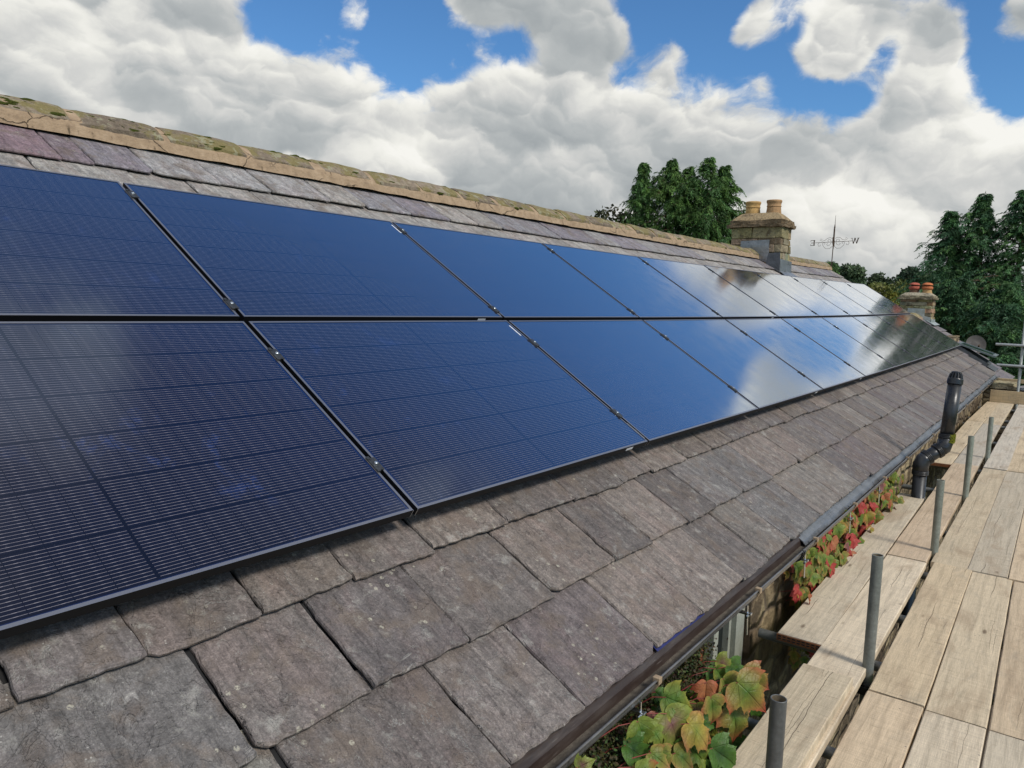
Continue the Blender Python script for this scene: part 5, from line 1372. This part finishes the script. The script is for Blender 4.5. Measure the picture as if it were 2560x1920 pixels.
def conifer(label, x, y, zb, zt_, rmax, seedv, tints, zlow=None, nbr=230, blade=(.06, .14), wid=.011, lean=(0, 0), group=None, name='conifer_tree', droop=.5, power=.75, wind=(0, 0), fronds=8, fl=(.28, .60), twin=0.0):
    """trunk with rising branches; every branch carries drooping fronds set with fine needles"""
    rs_ = np.random.RandomState(seedv); Ht = zt_ - zb
    t = thing(name, label, 'tree', (x, y, zb), group)
    zlow = zb + Ht * .12 if zlow is None else zlow
    mb = MB(); mb.tube([(0, 0, 0), (lean[0] * .4, lean[1] * .4, Ht * .45), (lean[0], lean[1], Ht * (.76 if twin else .95))], [.024 * Ht, .014 * Ht, .004 * Ht], 10)
    tints = np.array(tints); PP = []; DD = []; LL = []; WW = []; CC = []
    for b in range(nbr):
        f = (b + rs_.rand()) / nbr; h = (zlow - zb) / Ht + (1 - (zlow - zb) / Ht) * f ** 1.02
        az = rs_.uniform(0, 2 * math.pi)
        prof = rmax * max(.01, 1 - h) ** power * (1 - .25 * math.exp(-h * 9)) * min(1.0, (1 - h) / .12 + .05) ** .8
        lump = 1 + .85 * nz(math.cos(az) * 1.2 + seedv * 3.7, math.sin(az) * 1.2, h * 8)
        L = max(.12, prof * rs_.uniform(.65, 1.15) * lump)
        d = np.array([math.cos(az), math.sin(az), 0.0]); up0 = rs_.uniform(.25, .75) + .6 * max(0, h - .75)
        two = twin * rs_.choice([-1, 1]) * (1 if h > .72 else 0)
        base = np.array([lean[0] * h, lean[1] * h + two * (h - .72) * 2.2, h * Ht * (1 - .03 * (two > 0))])
        def cur(s_): return base + d * L * s_ + np.array([wind[0] * s_ * L, wind[1] * s_ * L, L * (up0 * s_ - droop * 1.1 * s_ ** 2.2)])
        if b % 2 == 0: mb.tube([Vector(cur(s_)) for s_ in (0, .25, .5, .75, 1)], [.015 * L + .004, .011 * L + .003, .008 * L, .005 * L, .003 * L], 4, cap=False)
        tb = tints[rs_.randint(len(tints))] * rs_.uniform(.8, 1.2)
        nf = max(3, int(fronds * (.5 + .7 * L / rmax) * (1.25 if h > .8 else 1)))
        for q_ in range(nf):
            s_ = .12 + .88 * (q_ + rs_.rand()) / nf; c_ = cur(s_)
            az2 = az + rs_.normal(0, .75); out = np.array([math.cos(az2), math.sin(az2), 0])
            l_ = rs_.uniform(*fl) * min(1.0, .45 + L / rmax); rise = rs_.uniform(-.1, .5); fall = rs_.uniform(.5, 1.3) * droop * 2
            k = 11; ts = np.linspace(.05, 1, k)
            pts = c_[None] + out[None] * (l_ * ts)[:, None] * .85 + np.array([[wind[0], wind[1], 0]]) * (l_ * ts)[:, None] + np.stack([0 * ts, 0 * ts, l_ * (rise * ts - fall * ts ** 2)], 1)
            tan = unit(out[None] * .85 + np.stack([0 * ts, 0 * ts, rise - 2 * fall * ts], 1)); sd = np.cross(tan, [0, 0, 1.0]); sd = unit(sd + 1e-6)
            ft = tb * rs_.uniform(.7, 1.4)
            for sg in (-1, 1):
                dd = tan * rs_.uniform(.5, 1.0, (k, 1)) + sd * sg * rs_.uniform(.45, .9, (k, 1)) + rs_.normal(0, .15, (k, 3)) + np.array([[0, 0, -.25]])
                PP.append(pts + rs_.normal(0, .012, (k, 3))); DD.append(dd); LL.append(rs_.uniform(blade[0], blade[1], k) * (1.25 - .5 * ts)); WW.append(rs_.uniform(.7, 1.4, k) * wid)
                CC.append(np.clip(ft[None] * rs_.uniform(.75, 1.25, (k, 1)) * (.85 + .35 * ts)[:, None], 0, 1))
    P = np.concatenate(PP); D = unit(np.concatenate(DD)); U = unit(np.cross(D, np.random.RandomState(seedv + 1).normal(0, .7, D.shape) + np.array([0, 0, 1.0])))
    V, C = leaf_quads(P, D, U, np.concatenate(LL), np.concatenate(WW), np.concatenate(CC))
    mb.build('trunk', BARK, t); np_mesh('crown', V, C, LEAF_TREE, t)
    return t
CON = [(0.069, 0.146, 0.036), (0.094, 0.183, 0.042), (0.053, 0.116, 0.032), (0.119, 0.213, 0.05), (0.075, 0.159, 0.047)]
gA = 'conifers behind the ridge'
KA = dict(zlow=1.5, group=gA, blade=(.09, .20), wid=.017)
conifer('dark conifer with a thin drooping top, leftmost of the clump behind the ridge', 35.3, 16.35, -4.3, 7.7, 2.2, 1, CON, nbr=290, power=.62, **KA)
conifer('dark conifer with a pointed top, second from the left behind the ridge', 36.1, 15.2, -4.3, 7.9, 2.8, 2, CON, nbr=390, power=.46, **KA)
conifer('broad bushy topped conifer, third from the left behind the ridge', 36.6, 13.95, -4.3, 7.9, 3.0, 3, CON, nbr=440, power=.40, twin=.9, **KA)
conifer('dark conifer close to the stone chimney, rightmost of the clump behind the ridge', 37.2, 12.85, -4.3, 7.55, 2.5, 4, CON, nbr=360, power=.50, **KA)
conifer('small pale green conifer tucked beside the stone chimney', 33.0, 11.15, -4.3, 3.55, .75, 5, [(.10, .20, .075), (.08, .17, .06)], .4, 120, (.07, .14), .013, fl=(.15, .3))
gB = 'tall conifers beyond the cottage'
CB = [(0.057, 0.128, 0.05), (0.077, 0.171, 0.059), (0.043, 0.1, 0.044), (0.103, 0.201, 0.063), (0.062, 0.14, 0.065)]
KB = dict(group=gB, blade=(.09, .20), wid=.016, droop=.40)
conifer('tall conifer with a wispy bent top, nearest the cottage chimney pots', 36.2, 2.45, -4.3, 4.75, 2.0, 6, CB, -3.2, 430, lean=(0, .10), power=.66, wind=(-.1, .25), **KB)
conifer('tall dense conifer in the middle of the trio beyond the cottage', 36.6, 1.45, -4.3, 5.45, 2.0, 7, CB, -3.2, 440, power=.52, wind=(-.1, .22), **KB)
conifer('tall conifer at the right edge of the photo with a broad feathery top', 36.4, .10, -4.3, 5.5, 2.1, 8, CB, -3.2, 440, power=.52, wind=(-.1, .2), **KB)
conifer('lower dark conifer in front of the tall trio', 33.6, 2.0, -4.3, 2.2, 1.9, 9, CB, -3.6, 320, power=.5, **KB)
conifer('bushy dark conifer low behind the guard rails', 32.2, .1, -4.3, 1.7, 2.2, 10, CB, -3.8, 330, power=.45, **KB)
KC = dict(group=gB, blade=(.16, .34), wid=.035, droop=.40, power=.55, fronds=6)
for i, (x, y, zt_) in enumerate(((37.5, -2.2, 6.0), (38, -4.6, 6.6), (38, -7.2, 5.5))):
    conifer(['tall conifer just outside the photo, mirrored in the far panels', 'second tall conifer outside the photo to the right', 'third tall conifer outside the photo to the right'][i], x, y, -4.3, zt_, 2.4, 20 + i, CB, -3.0, 170, **KC)

def broadleaf(label, x, y, zb, zt_, r, seedv, tints, n=5000, leaf=.35, cat='tree', name='broadleaf_tree', group=None, flat=1.0, blobs=9, low=.3):
    rs_ = np.random.RandomState(seedv); Ht = zt_ - zb
    t = thing(name, label, cat, (x, y, zb), group)
    mb = MB(); mb.tube([(0, 0, 0), (.05 * r, 0, Ht * .3), (0, .05 * r, Ht * .8)], [.05 * Ht, .035 * Ht, .008 * Ht], 8)
    tints = np.array(tints); PP = []; CC = []
    for b in range(blobs):
        a = rs_.uniform(0, 6.28); q_ = rs_.uniform(.15, .72); hh = rs_.uniform(low, .86)
        if b == 0: q_, hh = .05, .86
        c_ = np.array([math.cos(a) * q_ * r, math.sin(a) * q_ * r, hh * Ht]); br = r * rs_.uniform(.34, .55)
        mb.tube([Vector((0, 0, Ht * .35)), Vector(c_ * np.array([.5, .5, .8])), Vector(c_)], [.02 * Ht, .012 * Ht, .004 * Ht], 5, cap=False)
        k = n // blobs
        v = unit(rs_.normal(0, 1, (k, 3))); rr_ = br * rs_.uniform(.55, 1.05, k) ** .6
        p = c_ + v * rr_[:, None] * np.array([1, 1, .8 * flat])
        p[:, 2] = np.minimum(p[:, 2], Ht - .05 * r * rs_.rand(k))
        PP.append(p); tb = tints[rs_.randint(len(tints))] * rs_.uniform(.8, 1.25)
        CC.append(np.clip(tb[None, :] * rs_.uniform(.6, 1.5, (k, 1)), 0, 1))
    P = np.concatenate(PP); C = np.concatenate(CC); D = unit(rs_.normal(0, 1, P.shape) + np.array([0, 0, -.2])); U = unit(np.cross(D, rs_.normal(0, 1, P.shape)))
    V, C = leaf_quads(P, D, U, rs_.uniform(.6, 1.3, len(P)) * leaf, rs_.uniform(.25, .45, len(P)) * leaf, C)
    mb.build('trunk', BARK, t); np_mesh('crown', V, C, LEAF_TREE, t)
    return t
FAR = [(.07, .11, .055), (.085, .125, .06), (.055, .09, .05)]
OLV = [(.13, .155, .04), (.16, .165, .045), (.10, .135, .04)]
broadleaf('sparse bronze-leaved tree at the left edge of the conifer clump', 34.6, 17.7, -4.3, 6.35, 1.5, 31, [(.05, .06, .028), (.065, .06, .03)], 1500, .22, low=.6, blobs=8)
broadleaf('dome-shaped dark tree on the skyline beside the ridge end', 106, 21.9, 1.6, 6.1, 2.6, 32, FAR, 3500, .45, low=.5)
broadleaf('small pale tree on the skyline, middle of the three', 108, 18.9, 1.5, 5.25, 1.9, 33, [(.07, .10, .05)], 1400, .4, low=.55)
broadleaf('dark tree on the skyline just left of the tall conifers', 108, 15.2, 1.5, 5.8, 2.4, 34, FAR, 3000, .45, low=.5)
broadleaf('second dark skyline tree half hidden by the tall conifers', 108, 12.3, 1.5, 5.2, 2.2, 35, FAR, 2500, .45, low=.5)
for i, (x, y, zt_, r) in enumerate(((60, 11.6, 2.4, 1.9), (62, 9.9, 2.95, 2.3), (60, 7.9, 2.8, 2.2), (63, 13.6, 2.5, 2.0), (61, 6.2, 2.5, 2.0))):
    broadleaf(['olive green tree below the dome-shaped skyline tree', 'yellowing olive tree in the middle of the bank of trees', 'brownish olive tree above the cottage chimney', 'olive tree showing just past the verge of the roof', 'olive tree half hidden behind the tall conifers'][i], x, y, -4.0, zt_, r, 40 + i, OLV, 4200, .26, low=.35, group='bank of olive trees')
conifer('golden yellow-green conifer left of the cottage chimney', 45, 6.15, -4.2, 1.65, 1.15, 51, [(.20, .19, .03), (.16, .17, .028), (.23, .20, .03)], -2.0, 170, (.08, .18), .018, power=.5)
conifer('golden conifer behind the other, left of the cottage chimney', 46, 6.85, -4.2, 1.25, .9, 52, [(.14, .15, .028), (.18, .17, .03)], -2.0, 130, (.08, .18), .018, power=.5)
conifer('dark tree top peeping over the ridge at the foot of the weather vane', 29.1, 5.45, -4.3, 2.30, .75, 53, CON, .2, 150, (.06, .12), .012, power=.45)
broadleaf('yellow-green shrub behind the lower guard rail', 30.2, -.55, -4.3, -1.75, 1.1, 55, [(.17, .18, .03), (.11, .14, .03)], 2600, .12, 'shrub', 'shrub', low=.3)
broadleaf('olive shrub behind the coping stones', 28.5, .25, -4.3, -2.1, 1.0, 56, [(.10, .13, .03), (.15, .16, .03)], 2200, .12, 'shrub', 'shrub', low=.3)

# ------------------------------------------------------------------ ground and hills
mb = MB(); n = 60
def ghe(x, y):
    d = math.hypot(x, y); h = 0.0
    if d > 55: h = min(1, (d - 55) / 60) ** 1.5 * 6.0 + nz(x * .012, y * .012) * 2.0 * min(1, (d - 55) / 60)
    return -4.3 + h
xs = [-400, -250, -150, -90, -60, -40, -25, -15, -8, -3, 0, 3, 8, 15, 22, 30, 38, 46, 54, 62, 70, 78, 86, 94, 102, 110, 120, 135, 160, 200, 260, 340, 450, 700, 1500]
ys = sorted(set([-v for v in xs if v > 0] + [v for v in xs if v >= 0] + [-1500]))
for x in xs:
    for y in ys: mb.v.append((x, y, ghe(x, y))); mb.c.append((1, 1, 1)); mb.uv.append((x, y))
m = len(ys)
for i in range(len(xs) - 1):
    for j in range(m - 1): mb.f.append((i * m + j, (i + 1) * m + j, (i + 1) * m + j + 1, i * m + j + 1)); mb.mi.append(0)
g_ = mb.build('ground', GROUND, None, True); g_['kind'] = 'structure'
mb = MB(); mb.box((-3, -4.5, -4.295), (24, -.2, -4.28)); o = mb.build('garden_path', simple('trodden_earth', (.07, .055, .042), .95, 0, .1, 3, .4, .5, .03)); o['kind'] = 'structure'
